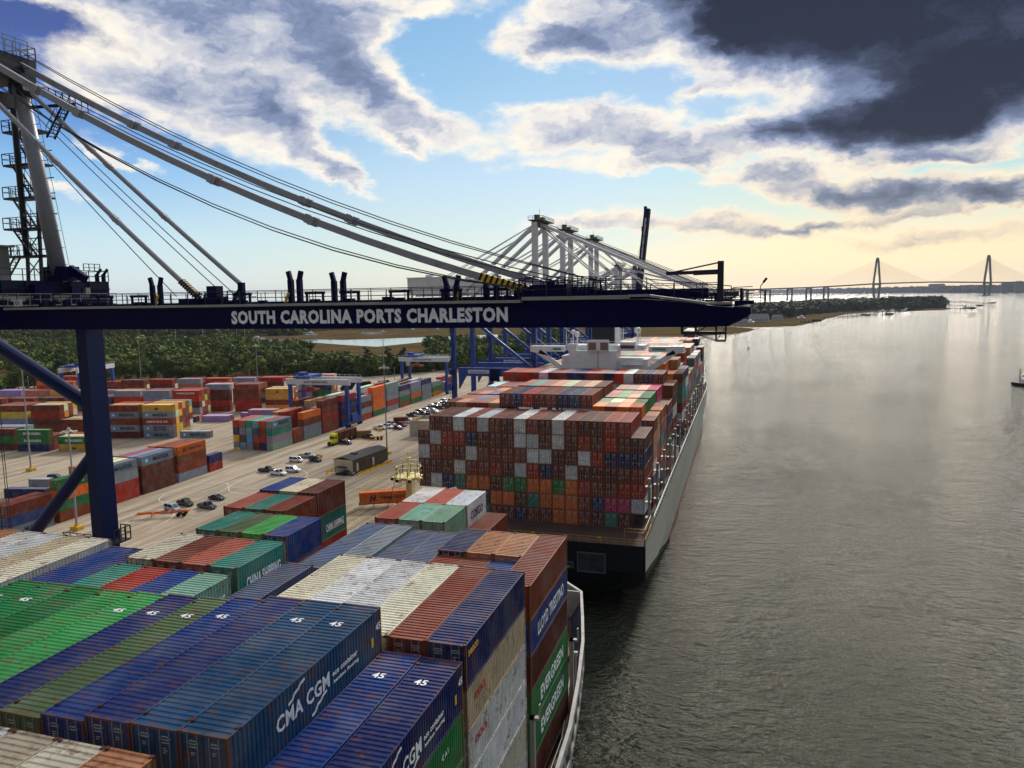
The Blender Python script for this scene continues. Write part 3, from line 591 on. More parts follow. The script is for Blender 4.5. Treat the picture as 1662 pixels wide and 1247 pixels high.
# rear yard: rows turned about 12 degrees, long sides towards the camera
TH = RD(12.5); UX, UY = cos(TH), sin(TH)
def rear(nm, u, v, cols, Ln=12.19, h=2.62):
    """stack whose near left foot is at (u,v) in the turned grid"""
    ox, oy = -223.5, 235.6
    px, py = ox+u*UX-v*UY, oy+u*UY+v*UX                 # container y axis runs along -u: door end on the left
    cx, cy = px-UY*W/2, py+UX*W/2
    yard(nm, 0, Ln, 0, cols, h=h, rz=TH-pi/2, at=(cx, cy))
Y_, MSC = 'yellow', ('yellow', 'MSC')
rearrow = [('yellow topped rear stack', 0, 0, [M, MS, HS, M, MSC]), ('rear stack left of yellow', -13.6, 0, ['dark brown', M, 'rust-brown', M, 'rust-brown']), ('lone container beside yellow stack', 14.4, .6, [M]),
 ('evergreen pair rear stack', -33, -24.8, ['navy', E_, E_]), ('green over yellow rear stack', -17.6, -24.5, [MSC, E_]), ('leftmost rear stack', -47.4, -23, ['dark brown', 'green', 'dark brown']),
 ('tall brown rear stack', -46.4, 1, ['rust-brown', 'rust-brown', 'dark brown', 'brick-red', 'rust-brown']), ('grey and yellow rear stack', -60.4, 1, ['dark brown', 'rust-brown', M, MSC, 'rust-brown']), ('far left rear stack', -74.4, 1, ['dark brown', 'rust-brown', 'brick-red', 'rust-brown']), ('rear stack behind crane leg', -32, -2, ['dark brown', 'rust-brown', 'rust-brown']),
 ('grey topped distant stack', -8.7, 68.2, ['rust-brown', 'brick-red', 'dark brown', 'dark brown', M]), ('red topped distant stack', -12.1, 45.2, [M, M, 'dark brown', 'brick-red', HS]), ('second grey topped distant stack', -25.9, 45.2, ['dark brown', 'brick-red', M, M, M]), ('third grey topped distant stack', -39.7, 45.2, ['dark brown', 'rust-brown', 'rust-brown', 'brick-red', M]), ('fourth distant stack', -53.5, 45, ['dark brown', 'rust-brown', 'rust-brown', 'navy']),
 ('sign-marked brown distant stack', 6.0, 67.6, ['brick-red', 'brick-red', ('rust-brown', 'MSC'), 'rust-brown', 'rust-brown']), ('yellow distant stack', 20, 70.4, [MSC, 'rust-brown', MSC, MSC]), ('mixed distant stack under gantry', 29, 105, ['green', 'green', 'navy', U, 'crimson'])]
for nm, u, v, cols in rearrow:
    rear(nm, u, v, cols)
rq = random.Random(11)
for nm, u, v, cols in rearrow:
    deep = 1 if len(cols) < 2 else (6 if 'yellow topped' in nm else 4)
    for j in range(1, deep):
        cc = [rq.choice(['rust-brown', 'dark brown', 'yellow', 'cream', 'brick-red', 'grey', 'rust-brown', 'yellow' if 'yellow' in nm else 'rust-brown']) for _ in cols]
        rear(nm.replace(' stack', '')+' '+ORD[j+1]+' rank', u, v+j*2.62, cc[:max(2, len(cols)-(1 if 'evergreen' in nm else 0))])
for i, (u, v) in enumerate(((-8, 96), (6, 97), (20, 99), (-22, 95), (-36, 94), (-50, 92), (-64, 90), (-117, 72), (-103, 71.6), (-89, 71), (-75, 70.6), (-61, 70), (-47, 69.6), (-33, 69), (-146, 138), (-131, 138), (-116, 110), (-100, 110), (-84, 108), (-88, 42), (-102, 40), (-74, 43))):
    for j in range(3 if i in (0, 1, 4) else 2):
        top = ['MS', None, None, 'M'][i % 4]
        cc = [rq.choice(['rust-brown', 'dark brown', 'brick-red', 'rust-brown', M, 'orange', 'dark brown', 'tan']) for _ in range(5 if i < 7 else 4)]
        if i == 0 and j == 0: cc[-1] = MS
        if i == 1: cc[-1] = 'brick-red'
        if i in (7, 12) : cc[-1] = 'lilac'
        if i in (9, 10): cc = cc[:3]+[MSC]
        rear(ORD[i % 20+1]+(' back pile' if i < 20 else ' side pile')+(' rear' if j == 1 else ' rearmost' if j == 2 else ''), u, v+j*2.62, cc)
for i, (u, v, c) in enumerate(((4.3, 38.2, 'lilac'), (4.3, 41.4, 'lilac'), (-9.7, 36.7, 'navy'), (-9.7, 39.6, 'tan'), (18, 47, 'lilac'))):
    rear(('near lilac flat', 'second lilac flat', 'low navy box', 'low tan box', 'right lilac flat')[i]+' by distant stacks', u, v, [c])
for i in range(4): rear(('lilac box on racks', 'tan rack box', 'rust rack box', 'red rack box')[i]+' left of main row', 25.5, 38+i*2.7, [('orange', 'lilac') , ('rust-brown', 'tan'), ('rust-brown',), ('brick-red',)][i])
for (nm, x, y, c, L_) in (('lone grey box left of crane leg', -197.5, 164.5, 'grey', 6.06), ('lone navy box left of crane leg', -194, 154, 'navy', 12.19), ('small red box by near row', -178.5, 168.5, 'rust-brown', 6.06), ('open dark red box by parked cars', -141.5, 287, 'dark brown', 6.06)):
    C(x, y, 2.6, L_, 2.59, c, f"{c} {nm}", G_YARD, rz=(TH-pi/2 if 'leg' in nm else .2 if 'small' in nm else RD(-62)), must=True)

# choose which are single objects: the ones that show largest; the rest of the far stacks become one object
def exposure(r):
    dx, dy, dz = 0, 0, 0
    D2 = r['x']**2+(r['y']+r['L']/2)**2+(53-r['zt'])**2; D_ = math.sqrt(D2); top = front = side = 1.0
    if abs(r['rz']) < .01:
        for q in RECS:
            if q is r or abs(q['rz']) > .01: continue
            ddx = q['x']-r['x']; oy = min(q['y']+q['L'], r['y']+r['L'])-max(q['y'], r['y'])
            ddz = q['zt']-r['zt']
            if abs(ddx) < 1 and oy > .5*r['L'] and 1.5 < ddz < 3.2: top = 0
            if 2 < ddx < 3 and oy > .5*r['L'] and ddz > -1: side = min(side, max(0, -ddz/r['h']))
            if abs(ddx) < 1 and 0 < r['y']-q['y']-q['L'] < 2.6 and ddz > -2: front = min(front, max(0, -ddz/r['h']))
        if r['x'] > 0: side = 0
    else:
        for q in RECS:
            if q is r or abs(q['rz']-r['rz']) > .01: continue
            ddx, ddy = q['x']-r['x'], q['y']-r['y']; u = ddx*UX+ddy*UY; v = -ddx*UY+ddy*UX; ddz = q['zt']-r['zt']
            if abs(u) < 3 and abs(v) < 1 and 1.5 < ddz < 3.2: top = 0
            if abs(u) < 3 and -3 < v < -1 and ddz > -1: side = 0
            if 9 < u < 15 and abs(v) < 1.5 and ddz > -1: front = 0
    A_ = top*r['L']*W*(53-r['zt'])/D_ + (front*W*r['h'] if abs(r['rz']) < .01 else front*W*r['h']*.6) + side*r['L']*r['h']*(.35 if abs(r['rz']) < .01 else .95)
    return A_/D2
for r in RECS: r['e'] = exposure(r)
RECS = [r for r in RECS if r['e'] > 1e-7]
RECS.sort(key=lambda r: -(r['e']+(1 if r['must'] else 0)))
NIND = 300
IND, REST = RECS[:NIND], RECS[NIND:]
def star(m):
    b = MB(); b.add([(0,0,0),(1,0,0),(1,0,1),(0,0,1)], [(0,1,2,3)]); return b.mesh('emblem', m)
EMB = {}
def side_marks(o, r, texts):
    for tx in texts:
        if tx[0] == 'roof45':
            me = text_mesh('45', TEXTW, .02, .55); t = inst('lettering', me, o, (-.48, r['L']*.78, r['h']-.012)); t.rotation_euler = (-pi/2, 0, 0); continue
        s, m_, y0, z0, hh, wd, _ = tx
        if s == '*':
            if 'star' not in EMB:
                b = MB(); b.add([(-.5,0,-.5),(.5,0,-.5),(.5,0,.5),(-.5,0,.5)], [(0,1,2,3)])
                c = MB(); pts = []
                for i in range(14):
                    rad = .42 if i % 2 == 0 else .17; pts.append((rad*sin(i*pi/7), -.012, rad*cos(i*pi/7)))
                c.add([(0,-.012,0)]+pts, [(0, 1+i, 1+(i+1) % 14) for i in range(14)])
                EMB['star'] = (b.mesh('emblem_panel', SKYB), c.mesh('emblem_star', TEXTW))
            for me in EMB['star']:
                t = inst('emblem', me, o, (W/2+.012, y0-.3, z0+hh/2)); t.rotation_euler = (0, 0, pi/2); t.scale = (hh, 1, hh)
            continue
        if s in ('@', '#'):
            if s not in EMB:
                b = MB()
                if s == '@':
                    for x0 in (0, .55): b.add([(x0, 0, 0), (x0+.28, 0, 0), (x0+.45, 0, 1), (x0+.17, 0, 1)], [(0,1,2,3)])
                    b.add([(.1, -.003, .4), (.9, -.003, .4), (.9, -.003, .6), (.1, -.003, .6)], [(0,1,2,3)])
                else: b.add([(0,0,0),(.45,0,0),(.45,0,1),(0,0,1)], [(0,1,2,3)])
                EMB[s] = b.mesh('emblem', m_)
            t = inst('emblem', EMB[s], o, (W/2+.012, y0, z0)); t.rotation_euler = (0, 0, pi/2); t.scale = (hh, 1, hh); continue
        me = text_mesh(s, m_, .022, hh, wd)
        t = inst('lettering', me, o, (W/2+.012, y0, z0)); t.rotation_euler = (0, 0, pi/2)
        if s == 'CMA CGM':
            for (yy, zz, sgn) in ((1.0, .92, 1), (2.9, -.68, -1)):
                b = MB(); pts = [(0, 0), (.35, .10), (.5, .30), (.85, .38), (1.0, .52), (1.4, .60)]
                for (a0, b0), (a1, b1) in zip(pts, pts[1:]): b.bar((0, yy+a0, zz+b0), (0, yy+a1, zz+b1), .02, .12)
                b.obj('emblem', TEXTW, o).location = (W/2+.01, y0, z0)
for i, r in enumerate(IND):
    o = inst('shipping_container', container_mesh(r['L'], r['h']), None, (r['x'], r['y'], r['zt']-r['h']), r['rz'])
    tag(o, r['label'], 'container', r['group']); col = rgb(*PC[r['c']])
    j = random.uniform(.86, 1.14); j2 = random.uniform(.94, 1.06); col = (min(1, col[0]*j*j2), min(1, col[1]*j), min(1, col[2]*j/j2), 1); o.color = col
    if r['doors']:
        for sx in (0, 1):
            d = inst('door', door_mesh(r['h'], (i*5+sx*3) % 9 + sx*10), o, (-1.08+sx*1.08, .06, 0)); d.color = col
    if r['cast'] and r['y'] < 66 and r['must']:
        y_ = ((-.004, r['L']-.186) if r['L'] < 13 else (.76, r['L']-.94))
        for yy in y_:
            for sx in (-1, 1): inst('corner_casting', CASTING, o, (sx*(W/2-.083), yy, r['h']-.10))
    side_marks(o, r, r['texts'])
b = MB(); colors = []
for r in REST:
    c0, s0 = cos(r['rz']), sin(r['rz']); a = len(b.v); z1 = r['zt']; z0 = z1-r['h']
    q = MB(); q.box(-W/2, 0, z0+.02, W/2, r['L'], z1-.02)
    b.add([(r['x']+x*c0-y*s0, r['y']+x*s0+y*c0, z) for x, y, z in q.v], q.f)
    colors += [rgb(*[min(255, v*random.uniform(.9, 1.1)) for v in PC[r['c']]])]*8
if REST:
    o = b.obj('container_stacks', PAINT_ATTR); me = o.data
    at = me.color_attributes.new('paint', 'FLOAT_COLOR', 'POINT'); at.data.foreach_set('color', np.array(colors, dtype=np.float32).ravel())
    tag(o, 'rows of smaller looking containers deep in the yard and forward on the far ship', 'containers', kind='stuff')
print('containers', len(IND), len(REST))

# ---------------------------------------------------------------- ships
def hull_mat(name, body, boot=None, zb=-1.2, zt=None, top=None):
    """ship side paint: boot topping below zb, optional second colour above zt, with rust and scuffs"""
    mt = mat(name, rgb(*body), .5, 0, .15, .08, dirt=rgb(120, 92, 70), dirt_amt=.35, dirt_scale=.25, sxyz=(1, .3, 1.6))
    n = mt.node_tree.nodes; l = mt.node_tree.links; p = n['Principled BSDF']; src = p.inputs['Base Color'].links[0].from_socket
    g = n.new('ShaderNodeNewGeometry'); s = n.new('ShaderNodeSeparateXYZ'); l.new(g.outputs['Position'], s.inputs[0])
    def band(z, colr, above):
        nonlocal src
        c = n.new('ShaderNodeMath'); c.operation = 'GREATER_THAN' if above else 'LESS_THAN'; l.new(s.outputs[2], c.inputs[0]); c.inputs[1].default_value = z
        x = n.new('ShaderNodeMix'); x.data_type = 'RGBA'; l.new(c.outputs[0], x.inputs[0]); l.new(src, x.inputs[6]); x.inputs[7].default_value = rgb(*colr); src = x.outputs[2]
    if boot: band(zb, boot, False)
    if top: band(zt, top, True)
    l.new(src, p.inputs['Base Color']); return mt
HULLF = hull_mat('far_ship_side_paint', (176, 176, 160), (150, 52, 42), -1.7)
HULLB = mat('black_stern_paint', rgb(16, 18, 26), .45, 0, .3, .1)
HULLN = hull_mat('near_ship_side_paint', (28, 36, 60), (120, 40, 34), -1.5)
BULW = mat('rusty_white_bulwark', rgb(150, 152, 150), .6, 0, .3, .6, dirt=rgb(150, 92, 56), dirt_amt=.9, dirt_scale=1.1)
DECK = mat('ship_deck_paint', rgb(70, 52, 46), .8, 0, .3, .3)
far_ship = tag(empty('container_ship', (-39.8, 137, -3)), 'long laden container ship with black stern and pale side moored beyond the crane boom', 'ship')
def fp(bm, name, m):      # mesh built in world coordinates under the far ship
    o = bm.obj(name, m, far_ship); o.location = (39.8, -137, 3); return o
CXF = -39.8
def fsec(y):   # half breadth at deck and waterline, lowest z of side
    if y < 330: hb = 24.0
    else: hb = 24.0*max(0, 1-((y-330)/95)**2.2)
    if y < 172: wl = 24.0-(172-y)*.12; zl = -3+(172-y)*.178
    elif y < 300: wl = 24.0; zl = -3
    else: wl = 24.0*max(0, 1-((y-300)/112)**1.6); zl = -3
    return hb, wl, zl
b = MB(); ys = [127+i*5 for i in range(9)]+[172+i*12 for i in range(12)]+[316+i*7 for i in range(16)]
for sg in (-1, 1):
    base = len(b.v)
    for y in ys:
        hb, wl, zl = fsec(y); zd = 10.2+max(0, (y-340)/40)**2*1.2
        b.v += [(CXF+sg*hb, y, zd), (CXF+sg*hb, y, 5.0 if y > 300 else max(zl+.1, 1.5)), (CXF+sg*(wl if y > 300 else hb-.02*(172-min(y, 172))), y, zl)]
    for i in range(len(ys)-1):
        for j in range(2):
            q = (base+3*i+j, base+3*i+j+1, base+3*(i+1)+j+1, base+3*(i+1)+j); b.f.append(q if sg < 0 else q[::-1])
fp(b, 'hull_side', HULLF)
b = MB()   # transom and counter, black
prof = [(9.6, 127.0), (4.8, 127.0), (1.0, 128.6), (-1.5, 131.5), (-3.4, 135.5)]
hw = [24.0, 24.0, 23.2, 21.5, 17]
vs = []
for (z, y), h_ in zip(prof, hw):
    for k in range(13):
        t = -1+2*k/12; vs.append((CXF+t*h_, y+(abs(t)**3)*(0 if z > 4 else 5), z))
b.add(vs, [(13*i+k, 13*i+k+1, 13*(i+1)+k+1, 13*(i+1)+k) for i in range(4) for k in range(12)])
# closing the run under the sides
for sg in (-1, 1):
    b.add([(CXF+sg*23.9, 127.1, 4.8), (CXF+sg*23.2, 133.6, 1.0), (CXF+sg*21.5, 136.5, -1.5), (CXF+sg*22.5, 172, -3.2), (CXF+sg*23.9, 172, -3)], [(0,1,2,3,4)])
fp(b, 'stern', HULLB)
b = MB(); b.prism([(CXF-23.6, 127.5), (CXF+23.6, 127.5), (CXF+23.6, 335), (CXF+19, 372), (CXF+9, 404), (CXF, 420), (CXF-9, 404), (CXF-19, 372), (CXF-23.6, 335)], 8.9, 9.4)
fp(b, 'deck', DECK)
b = MB(); b.rail([(CXF-23.8, 127.2, 9.6), (CXF+23.8, 127.2, 9.6), (CXF+23.8, 136.5, 9.6)], 1.1, .035, 1.6)
b.rail([(CXF+20.3, 127.4, 11.4), (CXF+23.8, 127.4, 11.4), (CXF+23.8, 136, 11.4)], 1.1, .05, 1.2)
for xx in (CXF+20.3, CXF+23.8): b.bar((xx, 127.4, 8), (xx, 127.4, 12.5), .14)
for xx in range(-60, -18, 6): b.cbox(xx, 127.5, 9.6, .7, .5, .9)
fp(b, 'stern_railing', steel('worn_yellow_paint', (168, 132, 50)))
b = MB(); b.rail([(CXF+23.9, 140+i*20, 10.3) for i in range(11)], 1.0, .05, 2.4); fp(b, 'side_railing', SHIPW)
def window(x0, x1, z0, z1):
    fr = MB(); wd = .22
    fr.box(x0-wd, 126.75, z0-wd, x1+wd, 127.0, z0); fr.box(x0-wd, 126.75, z1, x1+wd, 127.0, z1+wd); fr.box(x0-wd, 126.75, z0, x0, 127.0, z1); fr.box(x1, 126.75, z0, x1+wd, 127.0, z1)
    o = fp(fr, 'mooring_opening', steel('dull_grey_frame', (84, 88, 94)))
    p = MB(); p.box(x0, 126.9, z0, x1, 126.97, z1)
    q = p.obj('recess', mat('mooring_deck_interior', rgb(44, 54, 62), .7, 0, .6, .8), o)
    return o
window(-27.6, -22.9, 4.4, 7.6); window(-32.9, -30.4, 5.0, 7.4); window(-47, -44, 5.0, 7.4); window(-58, -54, 5.0, 7.4); window(-29.6, -28.7, 4.9, 5.7)
for i in range(16):
    y = 139+i*13.4
    if 206 < y < 222: continue
    b = MB(); b.box(-16.75, y-1.5, 9.4, -16.25, y-.9, 19 if i < 14 else 14)
    for z in (11.6, 14.5, 17.4): b.box(-17.2, y-1.9, z, -16.2, y-.5, z+.15)
    fp(b, 'lashing_post', LIGHTG)
b = MB()
for c in range(18):
    xr = -17.3-2.5*(17-c)
    for t in (5, 6) if c < 17 else (5,):
        z1 = 29.5-TP*t-.15; z0 = z1-TP+.25
        b.bar((xr-.1, 136.86, z1), (xr-2.3, 136.86, z0), .05); b.bar((xr-2.3, 136.84, z1), (xr-.1, 136.84, z0), .05)
fp(b, 'lashing_rods', GALV)
# bridge superstructure
Yb = 211.0
b = MB(); b.box(-48.2, Yb, 9.4, -34.6, Yb+9, 36.9); b.box(-34.6, Yb+1.2, 9.4, -26, Yb+10, 34.5); b.box(-50.4, Yb+.5, 9.4, -48.2, Yb+9, 35.4)
b.box(-49.4, Yb+3, 36.9, -27.2, Yb+10, 38.3); b.box(-42.8, Yb-.6, 36.9, -36.6, Yb+.0, 40.0)
fp(b, 'accommodation_block', SHIPW)
b = MB()
for sg, x0, x1, xe in ((-1, -50.4, -56.5, -60.4), (1, -26, -19.9, -16.2)):
    b = MB(); b.box(min(x0, xe), Yb+3, 36.4, max(x0, xe), Yb+6, 38.0)
    b.xprism([(xe, 36.5), (xe, 38.05), (x1, 38.05), (x1-sg*1.5, 35.2)] if sg < 0 else [(xe, 38.05), (xe, 36.5), (x1-1.5, 35.2), (x1, 38.05)], Yb+2.6, Yb+3.0)
    b.bar((x1+sg*1.2, Yb+2.8, 36.4), (x0-sg*.2, Yb+2.8, 31.2), 1.5, .4, up=(0, 1, 0))
    fp(b, 'bridge_wing', SHIPW)
b = MB(); b.box(-43.4, Yb+9.9, 36.9, -36.8, Yb+13.4, 45.6); fp(b, 'funnel', HULLB)
b = MB(); b.box(-36.5, Yb+9.6, 38.3, -35.2, Yb+10.2, 44.4); fp(b, 'vent_casing', SHIPW)
for x in (-50, -48.6, -46.6, -35.0, -33.4, -30.5, -28.6): b = MB(); b.tube((x, Yb+5, 38), (x, Yb+5, 38.8+random.random()*4.4), .10); fp(b, 'antenna', SHIPW)
b = MB()
b.bar((-34, Yb+4.5, 38), (-34, Yb+4.5, 43), .3); b.bar((-35.5, Yb+4.5, 41.6), (-32.4, Yb+4.5, 41.6), .15); b.tube((-29.2, Yb+4, 38), (-29.2, Yb+4, 41.5), .22)
fp(b, 'mast', SHIPW); b = MB()
b.rail([(-49.4, Yb+3, 38.3), (-27.2, Yb+3, 38.3)], 1.1, .04, 1.5); b.rail([(-60.4, Yb+2.7, 38.05), (-50.4, Yb+2.7, 38.05)], .8, .03, 1.5); b.rail([(-26, Yb+2.7, 38.05), (-16.2, Yb+2.7, 38.05)], .8, .03, 1.5)
for z in (33, 29, 25): b.box(-33, Yb-.3, z, -27.5, Yb+1.2, z+.15); b.rail([(-33, Yb-.3, z+.15), (-27.5, Yb-.3, z+.15)], 1, .03, 1)
for z in (33, 36.9): b.rail([(-50.3, Yb+.1, z), (-48.3, Yb+.1, z)], 1, .03, 1)
b.box(-33.6, Yb+.2, 36.9, -29.3, Yb+2.6, 39.4); b.box(-48.6, Yb+.2, 36.9, -46, Yb+2, 38.8)
fp(b, 'railing', SHIPW)
def ball(x, y, z, r, m, name, parent=None, seg=10):
    b = MB(); vs = [(x, y, z+r)]; 
    for i in range(1, seg//2):
        a = pi*i/(seg//2)
        for k in range(seg): vs.append((x+r*sin(a)*cos(2*pi*k/seg), y+r*sin(a)*sin(2*pi*k/seg), z+r*cos(a)))
    vs.append((x, y, z-r)); fs = [(0, 1+k, 1+(k+1) % seg) for k in range(seg)]
    for i in range(seg//2-2): fs += [(1+i*seg+k, 1+(i+1)*seg+k, 1+(i+1)*seg+(k+1) % seg, 1+i*seg+(k+1) % seg) for k in range(seg)]
    o_ = 1+(seg//2-2)*seg; fs += [(o_+k, len(vs)-1, o_+(k+1) % seg) for k in range(seg)]
    b.add(vs, fs); me = b.mesh(name, m)
    for p in me.polygons: p.use_smooth = True
    o = bpy.data.objects.new(name, me); COL.objects.link(o); o.parent = parent; return o
for x, z, r in ((-47.9, 42.0, .7), (-46.7, 41.4, .8), (-29.2, 42.4, 1.0)):
    o = ball(x, Yb+4.6, z, r, SHIPW, 'radome', far_ship); o.location = (39.8, -137, 3)
    b = MB(); b.tube((x, Yb+4.6, 38.2), (x, Yb+4.6, z-r*.8), .18); fp(b, 'radome_post', SHIPW)
b = MB(); b.box(-42.4, Yb-.04, 37.3, -39.9, Yb-.01, 38.9-.3+.2); b.box(-39.2, Yb-.04, 37.3, -36.9, Yb-.01, 38.8)
LOUV = mat('brown_louvre', rgb(132, 112, 104), .7, 0, .2, 6)
b = MB()
for x0 in (-42.4, -39.0):
    b.box(x0, Yb-.68, 37.2, x0+2.2, Yb-.62, 39.3)
fp(b, 'louvre', LOUV)
b = MB(); b.box(-39.9, Yb-.02, 30, -39.7, Yb-.004, 36.8); fp(b, 'rust_streak', mat('run_rust', rgb(176, 126, 80), .8))
b = MB(); b.box(-53.6, Yb+2.93, 36.9, -51.2, Yb+2.97, 37.5); b.box(-25, Yb+2.93, 36.9, -21.2, Yb+2.97, 37.5)
fp(b, 'wing_windows', mat('green_wing_glass', rgb(70, 150, 120), .2))
b = MB(); b.box(-33.4, Yb+.1, 37.6, -29.6, Yb+.19, 38.5); fp(b, 'cabin_window', GLASS)
b = MB(); b.tube((-27.5, 397, 10), (-27.5, 397, 33), .3, .15); b.cbox(-27.5, 397, 31, .8, .8, .3); fp(b, 'forward_mast', SHIPW)
# mooring rope
ROPE = mat('mooring_rope', rgb(196, 190, 160), .8)
b = MB(); pts = [Vector((-29.1, 126.6, 5.2)).lerp(Vector((-68.2, 106, .6)), t/8)+Vector((0, 0, -1.6*4*(t/8)*(1-t/8))) for t in range(9)]; b.path(pts, .07)
tag(b.obj('mooring_rope', ROPE), 'pale mooring rope slung from the black stern towards the quay', 'rope')
# quay bollards
BOL = MB(); BOL.tube((0,0,0), (0,0,.55), .26, .2); BOL.tube((0,0,.55), (0,0,.75), .36, .3)
bm_ = BOL.mesh('bollard', YEL)
for i, y in enumerate((86, 106, 118, 132)):
    tag(inst('mooring_bollard', bm_, None, (GX-.9, y, .25)), 'yellow iron mooring bollard on the quay edge kerb', 'bollard', 'bollards along the quay edge')

near_ship = tag(empty('container_ship', (-40, 40, -3)), 'near container ship with rusty white bulwark and a cream foremast, below the camera', 'ship')
def npz(bm, name, m): o = bm.obj(name, m, near_ship); o.location = (40, -40, 3); return o
CXN = -40.0
NB = [(-30, 26.3, 25.5), (0, 26.3, 25.5), (30, 26.4, 24.5), (45, 26.6, 22), (52.6, 26.8, 20), (58.3, 26.5, 18), (66.5, 25.5, 14.5), (74.2, 24.3, 11.5), (80.2, 23.0, 9.5), (87.1, 21.4, 7), (90.5, 18.2, 5), (94, 15.0, 4), (98, 10.5, 2.6), (101.5, 6, 1.2), (104, 2.6, .4), (105, .3, .1)]
b = MB()
for sg in (-1, 1):
    base = len(b.v)
    for y, hd, hw_ in NB:
        b.v += [(CXN+sg*hd, y, 16.0), (CXN+sg*(hd*.72+hw_*.28), y, 9.0), (CXN+sg*(hd*.25+hw_*.75), y, 2.5), (CXN+sg*hw_, y, -3.2)]
    for i in range(len(NB)-1):
        for j in range(3):
            q = (base+4*i+j, base+4*i+j+1, base+4*(i+1)+j+1, base+4*(i+1)+j); b.f.append(q if sg < 0 else q[::-1])
npz(b, 'hull', HULLN)
b = MB(); b.prism([(CXN-hd+.15, y) for y, hd, _ in NB][::-1]+[(CXN+hd-.15, y) for y, hd, _ in NB], 13.2, 13.6); npz(b, 'deck', DECK)
b = MB()   # bulwark plate with flat rail cap and long openings
for sg in (-1, 1):
    P_ = [(CXN+sg*hd, y) for y, hd, _ in NB if y > 28]
    for i, ((x0, y0), (x1, y1)) in enumerate(zip(P_, P_[1:])):
        b.bar((x0, y0, 16.95), (x1, y1, 16.95), .32, .14)
        b.bar((x0, y0, 16.1), (x1, y1, 16.1), .16, .5)
        b.bar((x0, y0, 13.9), (x1, y1, 13.9), .14, .7)
        L_ = math.hypot(x1-x0, y1-y0); n = max(1, int(L_/2.3))
        for k in range(n):
            t = k/n; xx, yy = x0+(x1-x0)*t, y0+(y1-y0)*t
            b.bar((xx, yy, 13.6), (xx, yy, 17), .16, .5, up=(0, 1, 0)); 
        if y0 > 72: b.bar((x0, y0, 15.3), (x1, y1, 15.3), .1, 3.4)
b.box(-19.6-2, 86.9, 13.6, -18.8, 87.1, 17.0)
npz(b, 'bulwark', BULW)
b = MB()   # wave breaker plate facing aft with stiffeners, behind the stacks
b.box(-22.6, 84.0, 13.6, -19.6, 84.15, 17.6)
for i in range(5): b.box(-22.6, 83.7, 13.9+i*.75, -19.6, 84.0, 14.02+i*.75)
npz(b, 'breakwater', BULW)
b = MB()
for yy in (51.4, 64.8):
    b.box(-14.95, yy-.15, 13.6, -14.6, yy+.25, 21.6); b.box(-14.95, yy-.15, 21.4, -14.2, yy+.25, 21.6)
    b.rail([(-14.2, yy-.1, 21.6), (-14.2, yy+.2, 21.6)], 1, .04, .4)
b.rail([(-14.3, 30, 13.7), (-14.3, 50, 13.7), (-14.6, 60, 13.7), (-16.5, 72, 13.7)], 1.1, .04, 1.5)
b.tube((-14.7, 66.2, 13.6), (-14.7, 66.2, 19.4), .10); b.cbox(-14.7, 66.2, 19.3, .35, .35, .4)
npz(b, 'lashing_bridge', LIGHTG)
b = MB()
b.box(-65, -3, 13.6, -15.6, 64, 14.3); b.box(-62, 64.6, 13.6, -17.6, 77.9, 14.3); npz(b, 'hatch_covers', mat('hatch_cover_paint', rgb(120, 60, 46), .7, 0, .3, .3))
# foremast
fx, fy = -39.2, 83.2
b = MB(); b.tube((fx, fy, 13.6), (fx, fy, 31.2), .48, .40, n=12); b.tube((fx, fy, 31.2), (fx, fy, 34.2), .16, .10)
b.tube((fx, fy, 30.9), (fx, fy, 31.25), 1.5, 1.7, n=14); b.tube((fx, fy, 22.7), (fx, fy, 22.9), 1.2, 1.2, n=12)
pts = [(fx+1.55*cos(a), fy+1.55*sin(a), 31.25) for a in np.linspace(0, 2*pi, 11)]; b.rail(pts, 1.1, .04, 1.0)
for zz in np.arange(14, 31, .4): b.bar((fx+.62, fy-.2, zz), (fx+.62, fy+.2, zz), .04)
b.bar((fx+.62, fy-.2, 14), (fx+.62, fy-.2, 31), .05); b.bar((fx+.62, fy+.2, 14), (fx+.62, fy+.2, 31), .05)
b.bar((fx-1.2, fy, 33.2), (fx+1.2, fy, 33.2), .12); b.bar((fx, fy, 32.2), (fx+1.6, fy, 32.9), .1); b.tube((fx, fy, 33.2), (fx, fy, 33.5), .3, .3)
npz(b, 'foremast', CREAM)
for a in (-2.6, -1.9, -1.1, -.3, 2.9):
    x, y = fx+1.75*cos(a), fy+1.75*sin(a); b = MB(); b.cbox(x, y, 30.75, .5, .5, .42); o = npz(b, 'floodlight', CREAM)
    c = MB(); c.cbox(x+.27*cos(a), y+.27*sin(a), 30.8, .32, .32, .3); c.obj('lamp_glass', GLASS, o)
b = MB()
b.box(-38.6, 84.5, 13.6, -33, 92, 17.5); b.box(-38, 84.4, 22.7, -35.2, 87.4, 22.8); b.rail([(-38, 84.4, 22.8), (-35.2, 84.4, 22.8), (-35.2, 87.4, 22.8), (-38, 87.4, 22.8)], 1.1, .05, .8)
for q in ((-37.8, 84.6), (-35.4, 84.6), (-35.4, 87.2), (-37.8, 87.2)): b.bar((q[0], q[1], 13.6), (q[0], q[1], 22.8), .14)
b.box(-36.9, 85.2, 22.8, -34.8, 86.9, 25.0)
npz(b, 'mast_platform', CREAM)
b = MB(); b.tube((-35.4, 86.2, 28.2), (-34.2, 86.4, 28.6), .75, .75, n=12); npz(b, 'searchlight', GREYP)
b = MB(); b.path([(fx-1.5, fy-.6, 30.8), (fx-2.6, fy-2.2, 26), (fx-4.2, fy-4.2, 17)], .035); npz(b, 'mast_stay', CABLE)

